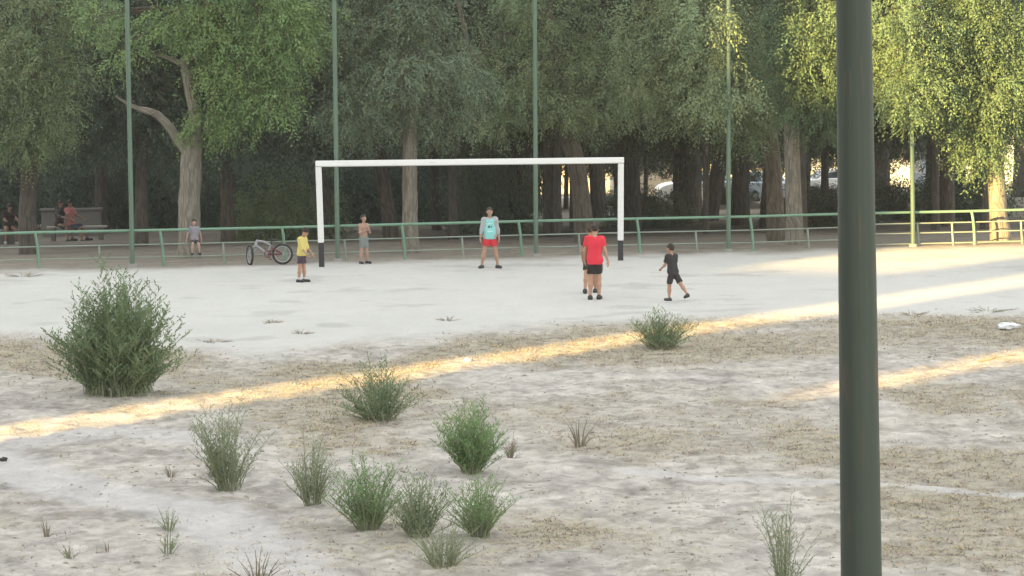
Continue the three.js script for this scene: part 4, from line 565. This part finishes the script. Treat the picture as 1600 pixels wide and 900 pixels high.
weed('wide spreading green weed right above the sunlit streak', 594, 657, 92, 128, 3, { stems: 80, leaf: 0.05, flat: 0.2, gap: 0.055, fan: 0.55, branch: 0.18, base: 0.3 });
weed('grey green upright weed left of the middle group', 357, 765, 132, 122, 4, { stems: 64, leaf: 0.04, mat: weedGrey, gap: 0.06, fan: 0.55, branch: 0.14, flat: -0.1 });
weed('bright green fountain shaped weed in the middle of the foreground', 737, 738, 104, 104, 5, { stems: 110, leaf: 0.05, mat: weedBright, gap: 0.05, branch: 0.15, flat: 0, sparse: 0.42, base: 0.2 });
weed('small dry reddish tuft right beside the bright green weed', 797, 716, 34, 34, 6, { stems: 20, leaf: 0.03, mat: weedDry, dry: true, gap: 0.06, sparse: 0.8 });
weed('grey green slim weed, leftmost of the middle group', 488, 788, 100, 84, 7, { stems: 52, leaf: 0.038, mat: weedGrey, gap: 0.055, branch: 0.14, flat: -0.1, sparse: 0.6 });
weed('green weed with one tall shoot leaning left in the middle group', 576, 826, 112, 124, 8, { stems: 76, leaf: 0.042, gap: 0.05, branch: 0.15, mat: weedBright });
weed('feathery green weed left of the lowest weed of the middle group', 654, 838, 98, 124, 9, { stems: 66, leaf: 0.038, gap: 0.05, branch: 0.15, flat: -0.1, sparse: 0.6 });
weed('rightmost green weed of the middle group', 750, 838, 92, 116, 10, { stems: 76, leaf: 0.04, gap: 0.05, branch: 0.15, flat: -0.08, mat: weedBright, sparse: 0.55 });
weed('lowest grey weed of the middle group', 690, 886, 76, 118, 11, { stems: 50, leaf: 0.032, gap: 0.05, mat: weedGrey, branch: 0.16, sparse: 0.75 });
weed('small dry twiggy weed alone right of the bright green weed', 906, 697, 46, 50, 12, { stems: 15, leaf: 0.03, mat: weedGrey, dry: true, gap: 0.09, branch: 0.14, sparse: 0.9, thick: 0.009 });
weed('small grey green weed, farther of the two at the lower left', 264, 829, 40, 44, 13, { stems: 18, leaf: 0.028, mat: weedGrey, gap: 0.05, branch: 0.14, sparse: 0.7 });
weed('small grey green weed, nearer of the two at the lower left', 262, 866, 42, 44, 14, { stems: 18, leaf: 0.028, mat: weedGrey, gap: 0.05, branch: 0.14, sparse: 0.7 });
weed('tiny dark twig weed near the lower left corner', 74, 838, 30, 34, 15, { stems: 10, leaf: 0.022, mat: weedGrey, dry: true, gap: 0.08, branch: 0.14, sparse: 0.9 });
weed('twiggy weed cut off by the bottom edge of the picture', 404, 916, 58, 80, 16, { stems: 16, leaf: 0.028, mat: weedGrey, dry: true, gap: 0.07, branch: 0.16, sparse: 0.8, thick: 0.007 });
weed('tall sparse weed beside the lamp post at the lower right', 1226, 925, 136, 92, 17, { stems: 26, leaf: 0.03, mat: weedGrey, gap: 0.06, branch: 0.15, sparse: 0.65, flat: -0.15, thick: 0.006 });
weed('faint dry tuft left of the grey green upright weed', 267, 746, 22, 26, 18, { stems: 12, leaf: 0.022, mat: weedDry, dry: true, gap: 0.06, sparse: 0.9 });
weed('thin upright dry stalk near the lower left corner', 168, 863, 22, 8, 19, { stems: 4, leaf: 0.02, mat: weedDry, dry: true, gap: 0.07, sparse: 1 });
weed('yellowish spreading tuft near the lower left corner', 108, 872, 24, 46, 20, { stems: 14, leaf: 0.025, mat: weedDry, gap: 0.06, sparse: 0.7 });

// dry grass and litter lying over the waste ground
{
  const R = rng(5), bl = (n, seed) => { const r = rng(seed), L = new Leaves(r); for (let i = 0; i < n; i++) { const a = r() * 6.283, d = V(Math.cos(a) * (0.5 + r()), 0.25 + 0.8 * r(), Math.sin(a) * (0.5 + r())).normalize(), o = V((r() - 0.5) * 0.12, -0.004, (r() - 0.5) * 0.12); L.leaf(o, d, V(Math.sin(a), 0, -Math.cos(a)), 0.03 + 0.06 * r(), 0.0035, [1, 1, 1].map((v) => v * (0.7 + 0.6 * r()))); } return L.build(); };
  const grassM = new THREE.MeshStandardMaterial({ vertexColors: true, color: col(0.39, 0.36, 0.285), roughness: 1, side: THREE.DoubleSide });
  const spots = []; let guard = 0;
  while (spots.length < 15000 && guard++ < 600000) { const d = 25 + 37 * Math.pow(R(), 0.85), x = (R() * 2 - 1) * d * 0.175; const k = dryness(x, d); if (R() < k * k * (1 - nearPath(x, d)) * (0.4 + 0.6 * vnoise(x * 3, d * 2.4)) + 0.012 * (1 - pitchMask(x, d))) spots.push([x, d]); }
  const im = new THREE.InstancedMesh(bl(11, 8), grassM, spots.length), mm = new THREE.Matrix4(), q = new THREE.Quaternion(), c = new THREE.Color();
  spots.forEach(([x, d], i) => { q.setFromAxisAngle(V(0, 1, 0), R() * 6.283); const s = 0.55 + 0.8 * R(); mm.compose(V(x, ground(x, d), -d), q, V(s * 1.3, s * 0.8, s * 1.3)); im.setMatrixAt(i, mm); const g = R(); c.setRGB(0.8 + 0.4 * g, 0.8 + 0.35 * g, (0.8 + 0.3 * g) * (0.75 + 0.4 * R())); im.setColorAt(i, c); });
  im.name = 'dry_grass'; im.userData.kind = 'stuff'; im.userData.label = 'short dry yellow grass scattered over the waste ground'; im.userData.category = 'grass'; im.castShadow = im.receiveShadow = true; scene.add(im);
  const clod = new THREE.IcosahedronGeometry(0.02, 1), cp = clod.attributes.position; for (let i = 0; i < cp.count; i++) { const k = 0.75 + 0.5 * hash2(Math.round(cp.getX(i) * 900), Math.round(cp.getY(i) * 900 + cp.getZ(i) * 1700)); cp.setXYZ(i, cp.getX(i) * k * 1.3, cp.getY(i) * k * 0.7, cp.getZ(i) * k); } clod.computeVertexNormals();
  const cs = []; guard = 0; while (cs.length < 3500 && guard++ < 300000) { const d = 25 + 36 * Math.pow(R(), 0.85), x = (R() * 2 - 1) * d * 0.175; if (R() < (1 - pitchMask(x, d)) * (1 - nearPath(x, d)) * smooth(0.35, 0.7, fbm(x * 0.9, d * 0.6 + 60, 3))) cs.push([x, d]); }
  const ic = new THREE.InstancedMesh(clod, mat(0.40, 0.375, 0.335, 1), cs.length);
  cs.forEach(([x, d], i) => { q.setFromAxisAngle(V(0, 1, 0), R() * 6.283); const s = 0.3 + 0.9 * R() * R(); mm.compose(V(x, ground(x, d) + 0.003, -d), q, V(s * 1.4, s, s)); ic.setMatrixAt(i, mm); const g = 0.6 + 0.6 * R(); c.setRGB(g, g * 0.98, g * 0.95); ic.setColorAt(i, c); });
  ic.name = 'clods'; ic.userData.kind = 'stuff'; ic.userData.label = 'small earth clods and pebbles scattered over the waste ground'; ic.userData.category = 'clods'; ic.castShadow = ic.receiveShadow = true; scene.add(ic);
}
// odds and ends on the ground
function crumpled(name, label, cat, px, py, sx, sy, sz, m, seed) { const b = foot(px, py), g = new THREE.IcosahedronGeometry(0.5, 3), p = g.attributes.position; for (let i = 0; i < p.count; i++) { const x = p.getX(i), y = p.getY(i), z = p.getZ(i), k = 0.7 + 0.7 * vnoise(x * 5 + seed + y * 3, z * 5 - y * 4); p.setXYZ(i, x * k * sx, Math.max(-0.25, y * k) * sy, z * k * sz); } const s = mergeVertices(g); s.computeVertexNormals(); const o = part(numbered(name), s, m, scene); o.position.copy(b); o.position.y += sy * 0.22; return tag(o, label, cat); }
crumpled('plastic_bag', 'crumpled white plastic bag lying on dry grass at the right edge', 'bag', 1577, 514, 0.36, 0.15, 0.3, mat(0.75, 0.76, 0.78, 0.5), 3);
crumpled('paper_scrap', 'small white paper scrap beside the sunlit streak', 'litter', 730, 567, 0.11, 0.1, 0.1, mat(0.75, 0.7, 0.6, 0.8), 9);
crumpled('dark_stone', 'small black stone at the left edge of the waste ground', 'stone', 5, 721, 0.1, 0.07, 0.09, mat(0.03, 0.03, 0.03, 0.8), 15);
{ const b = foot(1547, 566), g = limbGeo([V(-0.2, 0.02, 0.05), V(-0.02, 0.05, 0), V(0.22, 0.09, -0.02)], [0.014, 0.018, 0.008], 6, 0.2, 2), o = part('fallen_stick', mergeGeometries([g, limbGeo([V(0, 0.05, 0), V(0.1, 0.11, 0.05)], [0.01, 0.005], 5, 0, 3)]), stemDry, scene); o.position.copy(b); tag(o, 'short fallen stick on the ground near the right edge', 'stick'); }
// low dark patches of withered plants along the border of the pitch
{ const R = rng(91); [[700, 501, 40], [1425, 492, 62], [1545, 487, 90], [330, 535, 60], [40, 432, 60], [425, 505, 30], [150, 520, 30], [470, 522, 36]].forEach(([px, py, wp], i) => weed(['thin dark streak of withered creeper on the pitch below the goal', 'flat withered creeper at the pitch border right of the lamp post', 'flat green creeper at the pitch border near the right edge', 'withered creeper right of the largest bush', 'withered creeper on the pitch at the far left', 'tiny withered tuft on the pitch above the right side of the largest bush', 'withered tuft at the left flank of the largest bush', 'low withered creeper on the pitch border left of centre'][i], px, py, 7, wp, 60 + i, { stems: 18, leaf: 0.03, mat: i === 2 ? weedGreen : weedDry, dry: true, gap: 0.05, sparse: 0.7, branch: 0.3, flat: 0.3 })); }

// ------------------------------------------------------------------ render
scene.environmentIntensity = 1; scene.backgroundIntensity = 1;
const renderer = new THREE.WebGLRenderer({ antialias: true });
renderer.setSize(1024, 576); renderer.shadowMap.enabled = true; renderer.toneMapping = THREE.LinearToneMapping; renderer.toneMappingExposure = EXPOSURE;
scene.traverse((o) => { if (o.isMesh) { o.castShadow = true; o.receiveShadow = true; } });
renderer.render(scene, camera);
